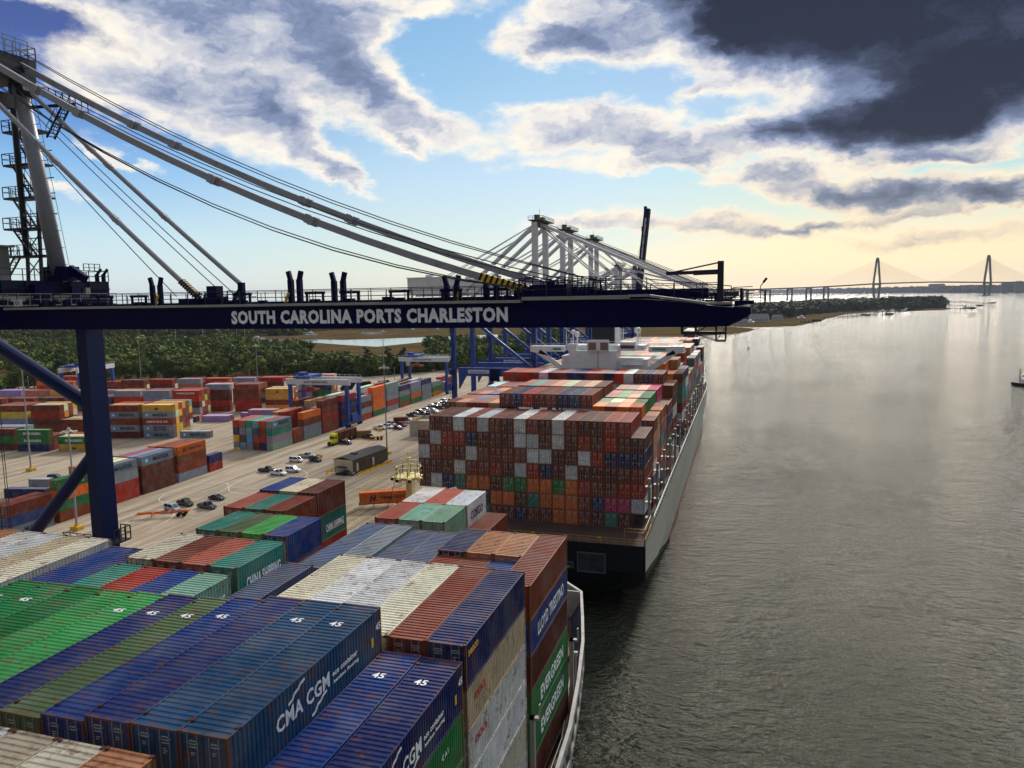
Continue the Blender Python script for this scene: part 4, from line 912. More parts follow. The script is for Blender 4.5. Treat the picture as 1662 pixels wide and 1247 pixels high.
# ---------------------------------------------------------------- near ship-to-shore crane (boom at Y 54.5-62)
nc = tag(empty('ship_to_shore_crane', (-70, 58, 0)), 'nearest crane with dark navy lettered boom across the picture and a single leg at left', 'crane', 'ship to shore cranes on the quay')
def cp(bm, name, m, par=nc):
    o = bm.obj(name, m, par)
    if par is nc: o.location = (70, -58, 0)
    return o
NB0, NB1, FB0, FB1 = 54.5, 56.1, 60.6, 62.2
def girder(y0, y1):
    b = MB(); top = [(-112, 52.55), (-6.9, 52.55), (-4.4, 52.3), (-1.7, 51.95), (-.4, 51.9), (.3, 51.9)]; bot = [(-112, 50.55), (-1.2, 50.6), (-.4, 50.95), (.3, 51.45)]
    b.xprism(top+bot[::-1], y0, y1)
    for x in np.arange(-62, -2, 4.1): b.box(x, y0-.02, 50.62, x+.07, y0, 52.4 if x < -8 else 52.0)
    b.box(-62, y0-.025, 50.55, -2, y0, 50.63)
    return b
cp(girder(NB0, NB1), 'boom_girder', NAVY); cp(girder(FB0, FB1), 'boom_girder', NAVY)
b = MB()
for x in np.arange(-108, -1, 6.3): b.box(x, NB1, 50.9, x+.5, FB0, 51.5)
for x in np.arange(-66, -2, 4.1): b.bar((x, NB1, 52.3), (x+4.1, FB0, 52.3), .18)
cp(b, 'cross_ties', NAVY)
b = MB()   # outer catwalk with grey edge plate
b.box(-66, NB0-.75, 52.42, -15.9, NB0-.02, 52.62); b.box(-15.9+.0, NB0-.5, 52.58, -8, NB0+.3, 52.84)
for (x0, z0, x1, z1) in ((-8, 52.8, -6.6, 52.8), (-6.5, 52.78, -4.6, 52.5), (-4.5, 52.5, -2.6, 52.2), (-2.5, 52.2, -.9, 52.2)): b.bar((x0, NB0-.5, z0), (x1, NB0-.5, z1), .5, .17)
b.box(-66, FB1+.02, 52.42, -1, FB1+.75, 52.6)
cp(b, 'catwalk', LIGHTG)
b = MB()
b.rail([(-66, NB0-.7, 52.6), (-16, NB0-.7, 52.6)], 1.1, .028, 1.7); b.rail([(-15.8, NB0-.5, 52.8), (-6.7, NB0-.5, 52.8), (-1.0, NB0-.5, 52.2)], 1.15, .03, 1.6)
b.rail([(-66, NB1+.3, 52.5), (-2, NB1+.3, 52.5)], 1.0, .022, 2.3, mid=False); b.rail([(-66, FB1+.7, 52.6), (-2, FB1+.7, 52.6)], 1.1, .028, 1.8)
b.rail([(-1, NB0-.4, 52.2), (1.2, NB0-.4, 52.0), (1.2, NB1, 52.0)], 1.0, .028, 1.0)
cp(b, 'railing', DARK)
rg = random.Random(5)
b = MB()   # running gear, festoon trays and lamps along the boom top
for x in np.arange(-62, -3, 2.9):
    if rg.random() < .75:
        b.cbox(x, rg.choice((NB0+.5, NB1+.2, FB0)), 52.55, rg.uniform(.5, 1.6), .5, rg.uniform(.15, .5))
for x in (-56.2, -52.4, -41.6, -27.0, -22.6, -18.8, -34.6, -31.4):
    for dx in (0, 1.5): b.bar((x+dx, NB0+.6, 52.5), (x+dx, NB0+.6, 53.45), .16)
    b.bar((x-.15, NB0+.6, 53.45), (x+1.65, NB0+.6, 53.45), .22); b.cbox(x+.75, NB0+.6, 52.6, .8, .4, .35)
b.box(-60, NB1+.1, 52.55, -4, NB1+.35, 52.8); b.box(-15.4, NB1, 52.6, -2.6, NB1+1.2, 53.25)
cp(b, 'running_gear', NAVY)
b = MB()
def cluster(x0, x1, y, z0, hmax, n):
    for _ in range(n):
        x = rg.uniform(x0, x1); yy = y+rg.uniform(-.6, 1.2); f = 1-abs((x-(x0+x1)/2)/((x1-x0)/2))*.6
        b.cbox(x, yy, z0, rg.uniform(.25, .9), rg.uniform(.2, .6), rg.uniform(.25, 1)*hmax*f)
    for _ in range(n): 
        x = rg.uniform(x0, x1); yy = y+rg.uniform(-.8, 1.4); h = rg.uniform(.5, 1)*hmax*1.15; b.bar((x, yy, z0), (x, yy, z0+h), .07)
        b.bar((x, yy, z0+h), (x+rg.uniform(.4, 1.2), yy, z0+h), .06); b.bar((x, yy, z0+h*.5), (x+rg.uniform(.4, 1.2), yy, z0+h*.5), .05)
for args in ((-46.5, -41.5, NB0+.6, 52.5, 1.1, 16), (-17.5, -9.8, NB0+.8, 52.5, 1.6, 34), (-7, .2, NB1, 52.0, .9, 20), (-64, -59, NB1, 52.5, 1.2, 6), (-15.4, -12.0, FB0, 52.4, 2.0, 14)):
    b = MB(); cluster(*args); cp(b, 'sheave_platform', NAVY)
for q in ((-15.2, NB0+.1, 52.55, -12.6, NB0+1.6, 53.7), (-47.0, NB0+.1, 52.55, -44.8, NB0+1.3, 53.15), (-44.2, NB0+.3, 52.5, -43.2, NB0+1.2, 54.2)): b = MB(); b.box(*q); cp(b, 'winch_housing', NAVY)
for i, (x, z1, y, w_) in enumerate(((-50.6, 55.1, NB1, .30), (-36.3, 55.3, NB1, .42), (-32.2, 55.1, NB1, .38), (-22.2, 54.6, NB1, .36), (-18.9, 54.5, NB1, .4))):
    b = MB()
    for sg in (-1, 1):
        b.bar((x+sg*.42, y, 52.5), (x+sg*.42, y, z1-.7), w_, .4); b.bar((x+sg*.42, y, z1-.75), (x+sg*.62, y, z1), w_*.7, .36)
    cp(b, 'rope_guide_horn', NAVY)
b = MB(); b.bar((-45.4, FB0+.6, 52.5), (-45.4, FB0+.6, 54.6), .5, .5); b.bar((-46.6, FB0+.6, 52.5), (-45.4, FB0+.6, 54.3), .2, .3); cp(b, 'stay_anchor', NAVY)
b = MB(); b.box(-64.6, NB0-.80, 52.75, -63.6, NB0-.76, 53.35); sg_ = cp(b, 'number_plate', WHT)
t = inst('lettering', text_mesh('01', TEXTD, .02, .4), sg_, (-64.4, NB0-.81, 52.85))
for x in (-36.9, -50.2, -21.6):
    b = MB(); b.bar((x, NB0+.9, 52.6), (x+.35, NB0+.9, 53.5), .12, .2); cp(b, 'yellow_buffer', YEL)
t = cp(MB().box(0, 0, 0, 0, 0, 0), 'boom_lettering', TEXTW); t.data = text_mesh('SOUTH CAROLINA PORTS CHARLESTON', TEXTW, .050, 1.14, 24.5); t.location = (70-41.6, -58+NB0-.015, 50.93)
t.rotation_euler = (0, RD(-.12), 0)
# legs
def leg(y, x, par=nc, m=LEGB, w0=1.35, d0=2.4, zt=50.5):
    b = MB(); b.add([(x-w0*1.15, y-d0/2, 2.2), (x+.05, y-d0/2, 2.2), (x+.05, y+d0/2, 2.2), (x-w0*1.15, y+d0/2, 2.2), (x-w0, y-d0/2, zt), (x, y-d0/2, zt), (x, y+d0/2, zt), (x-w0, y+d0/2, zt)], [(0,3,2,1),(4,5,6,7),(0,1,5,4),(1,2,6,5),(2,3,7,6),(3,0,4,7)])
    for z in np.arange(6, 50, 5.5): b.box(x-w0-.04, y-d0/2-.03, z, x+.03, y+d0/2+.03, z+.06)
    o = b.obj('leg', m, par); o.location = -par.location if par is not nc else Vector((70, -58, 0)); return o
for y in (47.6, 67.7):
    for x in (-70, -100.5):
        leg(y, x); b = MB(); 
        for k in (-2.4, -.8, .8, 2.4): b.tube((x-1.1, y+k, .35), (x-.3, y+k, .35), .35, n=10)
        b.box(x-1.2, y-3.2, .5, x-.2, y+3.2, 2.2); cp(b, 'bogie', NAVY)
for (p, q) in (((-100.5, 47.6, 36), (-100.5, 67.7, 36)), ((-70.7, 47.6, 3.2), (-70.7, 67.7, 3.2))): 
    b = MB(); b.bar(p, q, 1.3, 1.8); cp(b, 'sill_beam', NAVY)
for y in (47.6, 67.7):
    b = MB(); b.tube((-70.9, y, 41.0), (-100.5, y, 56.5), .80, n=14); cp(b, 'brace', LEGB)
    b = MB(); b.tube((-70.9, y, 36.2), (-100.5, y, 6.5), .72, n=14); cp(b, 'brace', LEGB)
b = MB(); b.box(-73.4, 44, 52.9, -69.3, 69.6, 55.3); b.box(-72.4, 44, 50.5, -69.6, 69, 52.9)
for y in np.arange(46, 69, 2.6): b.box(-69.3, y, 53, -69.2, y+.12, 55.2)
b.box(-69.3, 44, 54.4, -69.15, 69.6, 54.5)
cp(b, 'upper_cross_beam', steel('dark_navy_beam_paint', (9, 17, 52), spec=.15, rough=.6))
for y, z, w_, h_ in ((52, 53.1, 1.0, .7), (57, 53.2, 1.6, .35), (62.5, 53.1, 1.2, .5), (66, 53.6, .6, 1.0)): b = MB(); b.box(-69.3, y, z, -68.9, y+w_, z+h_); cp(b, 'junction_box', LIGHTG)
for (y, z, w_, h_) in ((54.0, 53.3, 1.6, 1.4), (59.6, 53.2, 1.9, 1.7), (64.0, 53.3, 1.2, 1.5)):
    b = MB(); b.box(-69.3, y, z, -68.7, y+w_, z+h_); cp(b, 'electrical_cabinet', NAVY)
b = MB(); b.box(-69.3, 44, 52.75, -68.3, 69.5, 52.85); b.rail([(-68.3, 44, 52.85), (-68.3, 69.5, 52.85)], 1.1, .03, 1.2); cp(b, 'side_walkway', GREYP)
b = MB(); b.rail([(-78, 44.1, 55.3), (-69.3, 44.1, 55.3), (-69.3, 69.6, 55.3), (-74, 69.6, 55.3)], 1.15, .035, 1.3)
b.rail([(-69.4, 66.4, 56.4), (-69.4, 68.6, 56.4)], .8, .035, .7)
cp(b, 'beam_railing', DARK)
b = MB(); b.box(-69.2, 50, 53.5, -69.0, 66, 53.8); b.box(-69.2, 50, 52.9, -69.0, 50.5, 54.9); cp(b, 'grey_pipe_run', LIGHTG)
b = MB()
for yy in (68.3, 69.2): b.bar((-69.6, yy, 52.9), (-69.6, yy, 56.1), .3, .34); b.bar((-69.6, yy, 56.0), (-69.3, yy+.35, 56.7), .26, .3)
cp(b, 'rope_guide_horn', NAVY)
b = MB(); b.box(-82, 56, 55.4, -74.6, 62.0, 58.9); b.box(-82.4, 55.6, 58.9, -74.2, 62.4, 59.1); cp(b, 'operator_cabin', LIGHTG)
# masts, apex, ties
for y, yt in ((52.2, 55.0), (63.9, 61.0)):
    b = MB(); b.tube((-70, y, 55.2), (-70.2, yt, 76.2), .80, .70, n=18); o = cp(b, 'mast', GREYP)
    for p in o.data.polygons: p.use_smooth = len(p.vertices) == 4
    b = MB(); b.prism([(-71.3, y-.9), (-68.3, y-.9), (-68.3, y+.9), (-71.3, y+.9)], 55.3, 56.8); b.bar((-68.6, y, 56.6), (-66.6, y, 55.4), .5, .8); cp(b, 'mast_foot', NAVY)
b = MB()
for k in range(12):
    z = 57+k*1.75; f = (z-55.2)/21; y = 63.9-2.9*f; b.bar((-69.3, y, z), (-68.6, y, z), .05)
b.path([(-68.6, 63.9, 56.4), (-68.75, 61.4, 74.5)], .035, 4); cp(b, 'mast_cable', CABLE)
b = MB()   # back leg (dark) of the A frame
b.tube((-74.5, 64.0, 58), (-71.6, 61.5, 75.5), .32, n=8); b.tube((-74.5, 52.0, 55), (-71.6, 54.5, 75.5), .32, n=8); cp(b, 'rear_mast', DARK)
b = MB(); b.box(-75, 53.4, 75.2, -69.3, 62.4, 76.6); b.box(-71.5, 56, 76.6, -69.7, 62.9, 77.5); b.bar((-72, 54.6, 73.4), (-72, 61.6, 73.4), 1.0, 1.4); b.tube((-69.8, 60.2, 75.0), (-69.8, 62.2, 75.0), .55, n=12); b.tube((-69.2, 60.3, 74.0), (-69.2, 62.0, 74.0), .5, n=12)
cp(b, 'apex_beam', DARK)
b = MB(); b.rail([(-75, 62.3, 77.5), (-69.6, 62.8, 77.5), (-69.6, 56.2, 77.5)], 1.2, .04, .8); b.rail([(-70.4, 62.7, 77.5), (-70.4, 60, 77.5)], 1.9, .035, 1.2); b.tube((-71.6, 62, 77.5), (-71.6, 62, 81.3), .03); cp(b, 'apex_railing', GREYP)
def stay(p, q, r, sag, name, m=GREYP, box=True, joints=(.25, .3, .55, .6), tipy=False):
    p = Vector(p); q = Vector(q); pts = [p.lerp(q, t/12)+Vector((0, 0, -sag*4*(t/12)*(1-t/12))) for t in range(13)]
    b = MB()
    for a, c in zip(pts, pts[1:]):
        if box: b.bar(a, c+(c-a)*.01, r*1.0, r*1.45)
        else: b.tube(a, c, r, n=8)
    for t in joints:
        c = pts[int(t*12)]; d = (q-p).normalized()*.55; b.tube(c-Vector((0, r*1.0, 0)), c+Vector((0, r*1.0, 0)), r*1.05, n=10); b.bar(c-d, c+d, r*1.35, r*1.9)
    o = cp(b, name, m)
    if tipy:
        c = MB(); k = 9; a0 = pts[-2].lerp(pts[-1], .15); a1 = pts[-1]
        c.bar(a0, a1, r*1.08+.012, r*1.45+.02 if box else r*2.1); s = c.obj('warning_panel', YEL, o)
        e = MB(); d = (a1-a0)
        for i in range(k):
            u = a0+d*((i+.1)/k); v = a0+d*((i+.5)/k); e.bar(u+Vector((0, 0, .03)), v, r*1.08+.04 if box else r*2.2, r*1.45+.05 if box else r*2.2)
        e.obj('warning_stripes', BLK, o)
    return o
stay((-70.2, 55.0, 77.3), (-15.6, NB0+.6, 53.35), .38, 2.3, 'forestay', tipy=True, joints=(.17, .26, .52, .67))
stay((-70.2, 61.2, 76.9), (-15.2, FB0+.6, 53.6), .38, 1.7, 'forestay', joints=(.25, .34, .6, .67))
stay((-70.2, 55.0, 75.3), (-45.2, NB0+.6, 53.2), .23, .35, 'inner_forestay', box=False, tipy=True, joints=(.34, .42, .67))
stay((-70.2, 61.2, 75.2), (-45.4, FB0+.6, 54.4), .23, .3, 'inner_forestay', box=False, joints=(.34, .42, .67))
for i, (y, zt, xe, ze, sag) in enumerate(((57.4, 76.8, -12.5, 53.6, 2.6), (58.1, 76.9, -12.2, 53.8, 2.5), (61.6, 78.1, -13, 54.4, 2.2), (61.9, 77.9, -12.8, 54.3, 2.4), (54.0, 76.0, -15, 53.3, 3.7), (54.1, 76.3, -15, 53.3, 4.1), (54.05, 76.1, -15, 53.3, 4.0),
                        (56.2, 74.5, -48.8, 53.4, .3), (59.2, 74.6, -46, 53.4, .3), (60.0, 74.8, -45.4, 53.4, .3))):
    p = Vector((-70, y, zt)); q = Vector((xe, y if i < 4 else y+.3, ze)); pts = [p.lerp(q, t/10)+Vector((0, 0, -sag*4*(t/10)*(1-t/10))) for t in range(11)]
    b = MB(); b.path(pts, .045, 5); cp(b, 'hoist_rope', CABLE)
# inclined platform stair beside the far forestay
b = MB(); b.stair((-67.0, 61.4, 69.4), (-64.6, 61.4, 72.4), .9, 10); b.bar((-70, 61.4, 72.6), (-63.6, 61.4, 72.4), .1, .3); b.rail([(-68, 61, 73.6), (-64.6, 61, 72.5), (-61.6, 61, 71.2)], 1.0, .03, .8); cp(b, 'stay_access_stair', DARK)
# stair tower left of the mast
b = MB()
lv = [(57.8, 'r'), (60.3, 'l'), (62.6, 'r'), (65.0, 'l'), (67.4, 'r'), (70, 'l')]
lv = [57.9, 60.8, 64.0, 67.4, 70.8]
for i, z in enumerate(lv):
    xo = .35*i
    b.box(-76.6+xo, 63.0, z, -71.0+xo*.2, 64.9, z+.2); b.rail([(-71.6+xo*.3, 63.0, z+.2), (-76.6+xo, 63.0, z+.2), (-76.6+xo, 64.9, z+.2)], 1.1, .035, .9)
    if i < len(lv)-1:
        z2 = lv[i+1]; x0, x1 = (-73.6+xo, -75.6+xo) if True else (0, 0)
        b.stair((-72.9+xo, 63.5, z+.2), (-75.4+xo+.35, 63.5, z2), .7, 9)
b.stair((-77.5, 63.5, 55.4), (-75.3, 63.5, 57.9), .7, 8)
for x in (-75.3, -73.4, -72.4): b.bar((x, 64.6, 55.3), (x+(.4 if x < -73 else .9), 64.6, 64.0 if x > -75 else 61), .28)
for z in (58.8, 60, 61.4, 62.6): b.bar((-75.3, 64.6, z), (-72.3, 64.6, z), .1)
for z0 in (56, 58.4): b.bar((-75.3, 64.6, z0), (-73.4, 64.6, z0+1.8), .09); b.bar((-73.4, 64.6, z0), (-75.3, 64.6, z0+1.8), .09)
b.path([(-72.9, 64.6, 75), (-72.7, 64.6, 66), (-71.9, 64.6, 60), (-71.2, 64.6, 57.6), (-70.2, 64.6, 57.6)], .22, 6)
for z in (58.4, 59.4, 61.2, 62.4, 64.6, 66.2, 69): b.bar((-72.2, 64.6, z), (-70.3, 64.4, z), .09)
cp(b, 'stair_tower', DARK)
# ladder cage and platform on the leg by the containers
b = MB(); b.box(-75.5, 66, 25.3, -71.4, 68.5, 25.45); b.rail([(-71.4, 66.3, 25.4), (-75.5, 66.3, 25.4)], 1.1, .04, .9); b.box(-70, 66.8, 25.3, -68.6, 69.2, 25.45); b.rail([(-70, 69.2, 25.4), (-68.6, 69.2, 25.4), (-68.6, 66.8, 25.4)], 1.6, .05, .7)
cp(b, 'leg_platform', DARK)
# service jib at the boom tip
b = MB(); b.bar((-1.75, NB0+.8, 52.0), (-1.75, NB0+.8, 55.1), .42, .42); b.bar((-5.5, NB0+.8, 54.32), (-1.75, NB0+.8, 54.38), .28, .24); b.bar((-3.6, NB0+.8, 54.32), (-1.75, NB0+.8, 54.36), .3, .34); b.bar((-5.0, NB0+.8, 54.4), (-1.75, NB0+.8, 55.02), .10, .10); cp(b, 'service_jib', DARK)
# hanging maintenance basket under the tip
b = MB(); x0, x1, z0 = -4.35, -1.35, 49.55
for y in (NB0+.2, NB0+1.4):
    for x in (x0, -3.4, -2.0, x1): b.bar((x, y, 50.6), (x, y, z0 if x > -2.4 else 50.1), .09)
    b.bar((x0, y, 50.1), (x1, y, 50.1), .22, .16); b.bar((x0+.9, y, 50.1), (-2.0, y, z0), .06); b.bar((-2.0, y, z0), (x1, y, z0), .08); b.bar((-2.0, y, z0), (x1, y, 50.5), .05); b.bar((-3.4, y, 50.1), (-2.6, y, 50.6), .06)
cp(b, 'maintenance_basket', DARK)
b = MB(); b.bar((.9, NB0+.4, 51.7), (.9, NB0+.4, 53.3), .05); b.bar((.9, NB0+.4, 53.3), (1.15, NB0+.4, 53.62), .06); b.bar((1.08, NB0+.4, 53.55), (1.3, NB0+.4, 53.85), .16); cp(b, 'boom_lamp', DARK)
b = MB(); b.bar((-.35, NB0+1, 52), (-.35, NB0+1, 53.2), .18); b.bar((-.9, NB0+1, 53.25), (.4, NB0+1, 53.3), .05); b.box(-.8, NB0+.6, 52.1, .5, NB0+1.6, 52.35); cp(b, 'tip_machinery', NAVY)
b = MB()   # travelling hoist ropes hanging at far left
for x in (-76.6, -75.3, -74.9, -73.9, -73.6): b.bar((x, 58.5, 18), (x, 58.5, 50.6), .05)
cp(b, 'hanging_rope', CABLE)

# ---------------------------------------------------------------- the further cranes of the same type
def make_crane(name_label, Y, up=False, zs=1.0, back=True, low=False):
    """origin at the water side rail; x is measured from it"""
    root = tag(empty('ship_to_shore_crane', (-70, Y, 0)), name_label, 'crane', 'ship to shore cranes on the quay'); zb = 50.5
    za = 79 if not low else 69
    def q(b, n, m, par=root): return b.obj(n, m, par)
    for y in (-10, 10.5):
        for x in (0, -30.5):
            b = MB(); b.box(x-1.5, y-.9, 2.2, x, y+.9, zb)
            if y < 0: b.prism([(x-2.6, y-.9), (x, y-.9), (x, y+.9), (x-2.6, y+.9)][:4], 24.6, 26.6)
            q(b, 'leg', CRBLUE)
            b = MB(); b.box(x-1.1, y-3, .3, x-.3, y+3, 2.2); q(b, 'bogie', CRBLUE)
        b = MB(); b.box(-29.2, y-.8, 24.2, -1.6, y+.8, 27.2); b.rail([(-29.5, y-.85, 27.2), (-1.5, y-.85, 27.2)], 1.1, .06, 2.5)
        b.add([(-29.2, y-.7, 24.2), (-26.5, y-.7, 24.2), (-29.2, y-.7, 19.5), (-29.2, y+.7, 24.2), (-26.5, y+.7, 24.2), (-29.2, y+.7, 19.5)], [(0,1,2),(3,5,4),(0,3,4,1),(1,4,5,2),(2,5,3,0)])
        q(b, 'portal_beam', CRBLUE)
        for (p, r_) in (((-29.5, y, 49), (-2, y, 27.4)), ((-15.5, y, 24.4), (-29.2, y, 5)), ((-15.5, y, 24.4), (-2, y, 5))):
            b = MB(); b.tube(p, r_, .55, n=10); q(b, 'brace', CRBLUE)
        if y < 0:
            b = MB(); b.box(-25.5, y-.86, 25.2, -17.5, y-.82, 26.5); o = q(b, 'name_plate', WHT)
            b = MB(); b.box(-24.6, y-.88, 25.6, -18.6, y-.865, 25.85); b.obj('plate_writing', TEXTD, o)
            b = MB(); b.box(-16.8, y-1.8, 22.6, -13.6, y-.8, 27.0); q(b, 'electrical_cabinet', NAVY)
    for x in (-.7, -31.2):
        b = MB(); b.bar((x, -10, 48.8), (x, 10.5, 48.8), 1.2, 1.6); b.bar((x, -10, 3), (x, 10.5, 3), 1.1, 1.6); q(b, 'sill_beam', CRBLUE)
    for (x, y) in ((-30.8, -12.2), (-.9, -12.2)):
        b = MB()
        for k in range(8): z = 4+k*5.2; b.box(x-.9, y-.5, z, x+.9, y+1.2, z+.12); b.rail([(x-.9, y-.5, z+.1), (x+.9, y-.5, z+.1)], 1, .05, .9); b.bar((x+.7*(-1)**k, y, z), (x-.7*(-1)**k, y, z+5.2), .5, .08)
        for sx in (-.9, .9): b.bar((x+sx, y-.5, 2.5), (x+sx, y-.5, 46), .1)
        q(b, 'stair_tower', NAVY)
    for y in (-3.6, 3.0):
        b = MB(); b.box(-52, y, zb, 0.5, y+1.4, zb+2.1); q(b, 'boom_girder', NAVY)
    b = MB(); b.box(-50, -7, zb+3.4, -34.5, 7, zb+9.2); b.box(-50.3, -7.3, zb+9.2, -34.2, 7.3, zb+9.5); q(b, 'machinery_house', WHT)
    b = MB(); b.cbox(-44, 0, zb+9.5, 2.5, 2, 1); b.cbox(-38, 2, zb+9.5, 2, 2, .7); q(b, 'roof_vent', WHT)
    for y in (-7.0, 7.6):
        b = MB(); b.box(-1.9, y-.8, zb+2.1, .1, y+.8, za-1); q(b, 'mast', WHT)
        b = MB(); b.tube((-30, y, zb+2.1), (-1.2, y*.9, za-2), .78, n=8); q(b, 'rear_mast', WHT)
        b = MB(); b.tube((-31, y, zb-.5), (-30, y, zb+2.1), .5, n=6); q(b, 'mast_foot', CRBLUE)
    b = MB(); b.box(-1.9, -7.4, za-2.2, .1, 8, za-.6); b.box(-3, -8, za-.4, 2.2, 8.6, za-.1); b.rail([(-3, -8, za-.1), (2.2, -8, za-.1), (2.2, 8.6, za-.1)], 1.2, .06, 1.4); b.cbox(-.8, -4, za-.1, 1.6, 2.2, 1.9); b.cbox(-1.0, 3, za-.1, 2, 2.6, 1.5); b.bar((-1, 0, za), (-1, 0, za+4.2), .1)
    b.bar((2, -6.5, za-3.4), (2, 7, za-3.4), .3); q(b, 'apex_platform', mat('crane_platform_green', rgb(86, 104, 84), .7))
    b = MB(); rz_ = random.Random(int(Y))
    for _ in range(26): x = rz_.uniform(-5, 5); y = rz_.uniform(-8, 8); h = rz_.uniform(.8, 2.8); b.bar((x, y, zb+2), (x, y, zb+2+h), .14); b.cbox(x, y, zb+2, rz_.uniform(.4, 1.6), .6, h*.6)
    q(b, 'winch_platform', NAVY)
    for y in (-4.5, 4.5):
        for (xe, ze, r_) in ((-50, zb+2.5, .16), (-48, zb+2.5, .16)):
            b = MB(); b.tube((-1, y, za-1), (xe, y*.8, ze), r_, n=5); q(b, 'backstay', WHT)
    if not up:
        for y in (-3.6, 3.0):
            b = MB(); b.box(0.5, y, zb, 66, y+1.4, zb+2.1); b.rail([(0.5, y-.1, zb+2.1), (66, y-.1, zb+2.1)], 1.1, .05, 3); q(b, 'boom_girder', NAVY)
            b = MB(); b.bar((0, y+.5, za-1.4), (56, y+.7, zb+2.3), .75, 1.0); q(b, 'forestay', WHT)
            b = MB(); b.bar((0, y+.5, za-2.4), (27, y+.7, zb+2.3), .4, .5); q(b, 'inner_forestay', WHT)
            b = MB(); b.tube((0, y+1.2, za-.4), (60, y+.9, zb+3), .09, n=5); b.tube((0, y+.2, za-1.8), (34, y+.9, zb+3), .08, n=5); q(b, 'hoist_rope', CABLE)
    else:
        L_ = 56; a = RD(84); ux, uz = cos(a), sin(a)
        for y in (-3.2, 1.8):
            b = MB(); b.bar((1.5, y+.7, zb+1), (1.5+L_*ux, y+.7, zb+1+L_*uz), 3.5, 2.2, up=(0, 1, 0)); q(b, 'boom_girder', NAVY)
        b = MB(); b.cbox(1.5+L_*ux-1.2, -1, zb+L_*uz-1, 1.6, 5, 3.4); b.bar((1.5+L_*ux-1.9, -1, zb+L_*uz-6), (1.5+L_*ux-1.9, -1, zb+L_*uz+2), .3); b.cbox(1.5+L_*ux*.78-1.6, -1, zb+L_*uz*.76, 1.4, 4, 3); q(b, 'tip_machinery', NAVY)
        b = MB()
        for k in (.3, .5, .8): b.tube((-1, -2, za-1), (1.5+L_*ux*k, -2, zb+1+L_*uz*k), .10, n=5)
        q(b, 'hoist_rope', WHT)
        me = text_mesh('SOUTH CAROLINA PORTS CHARLESTON', TEXTW, .035, 1.1, 34)
        t = inst('boom_lettering', me, root, (1.9+L_*ux*.3, -3.64, zb+L_*uz*.3)); t.rotation_euler = (0, -a, 0)
    return root
c2 = make_crane('blue and white crane just beyond the far ship, tallest white mast with working boom lowered', 266)
for Yc, lb in ((308, 'blue and white crane, second in the row beyond the tallest mast, boom lowered'), (366, 'blue and white crane, third in the row with boom lowered, green platform at its top')):
    o = copy_tree(c2); o.location.y = Yc; o['label'] = lb
c5 = make_crane('smaller distant crane with low white mast left of the raised boom', 440, low=True)
make_crane('distant crane with its lettered navy boom raised almost upright against the sky', 508, up=True, low=True)

# ---------------------------------------------------------------- rubber tyred gantries
def make_rtg(lb, x, y, rz=0, m=CRBLUE, text=True):
    r = tag(empty('yard_gantry_crane', (x, y, 0), rz), lb, 'gantry crane', 'gantry cranes straddling the yard stacks')
    for sx in (0, -26.5):
        for yy in (0, 9.8):
            b = MB(); b.box(sx-.65, yy-.7, 1.6, sx+.65, yy+.7, 17.6); b.obj('leg', m, r)
            b = MB(); 
            for k in (-1, 1): b.tube((sx-.35, yy+k*.95, .75), (sx+.35, yy+k*.95, .75), .75, n=12)
            b.obj('wheel_set', BLK, r)
        b = MB(); b.box(sx-.5, -1.8, 1.3, sx+.5, 11.6, 2.2); b.bar((sx, .5, 9), (sx, 9.3, 9), .35); b.obj('sill_beam', m, r)
        b = MB(); b.box(sx-.2, 2, 2.2, sx+1.0, 6.5, 5.4); b.cbox(sx+.3, 7.6, 2.2, 1, 1.4, 2); b.obj('power_unit', m, r)
    for yy in (0, 9.8):
        b = MB(); b.box(-28.2, yy-.55, 17.6, 1.6, yy+.55, 19.9); b.rail([(-28.2, yy-.6, 19.9), (1.6, yy-.6, 19.9)], 1, .05, 2.4, mid=False); b.obj('top_beam', WHT, r)
    if text:
        me = text_mesh('SOUTH CAROLINA PORTS', TEXTD, .03, .95, 11); inst('beam_lettering', me, r, (-19.5, -.57, 18.2))
    b = MB(); b.box(-24.5, -.3, 20.0, -17.2, 10, 21.2); b.cbox(-22, 3, 21.2, 3, 3, 1.2); b.rail([(-24.5, -.3, 21.2), (-17.2, -.3, 21.2)], 1, .06, 1.2); b.obj('trolley', m, r)
    b = MB(); b.box(-24.6, 1.2, 15.0, -22.9, 3.2, 17.2); b.obj('operator_cabin', WHT, r)
    b = MB(); b.box(-23, 2.5, 14.6, -16.5, 7, 15.3); b.box(-21, 3.5, 15.3, -18.5, 6, 16); b.obj('spreader', steel('red_spreader_paint', (176, 44, 36)), r)
    b = MB()
    for q in ((-22, 3), (-17.5, 3), (-22, 6.5), (-17.5, 6.5)): b.tube((q[0], q[1], 15.2), (q[0], q[1], 20.2), .05, n=4)
    b.obj('hoist_rope', CABLE, r)
    return r
g1 = make_rtg('white topped blue gantry straddling the main row, nearest with full lettering', -155.2, 273.3)
g2 = copy_tree(g1); g2.location = (-155.0, 381, 0); g2['label'] = 'white topped blue gantry further along the main row beside the parked cars'
g3 = copy_tree(g1); g3.location = (-328, 327, 0); g3.rotation_euler.z = RD(101); g3['label'] = 'pale blue gantry in the rear yard partly behind the navy crane leg'

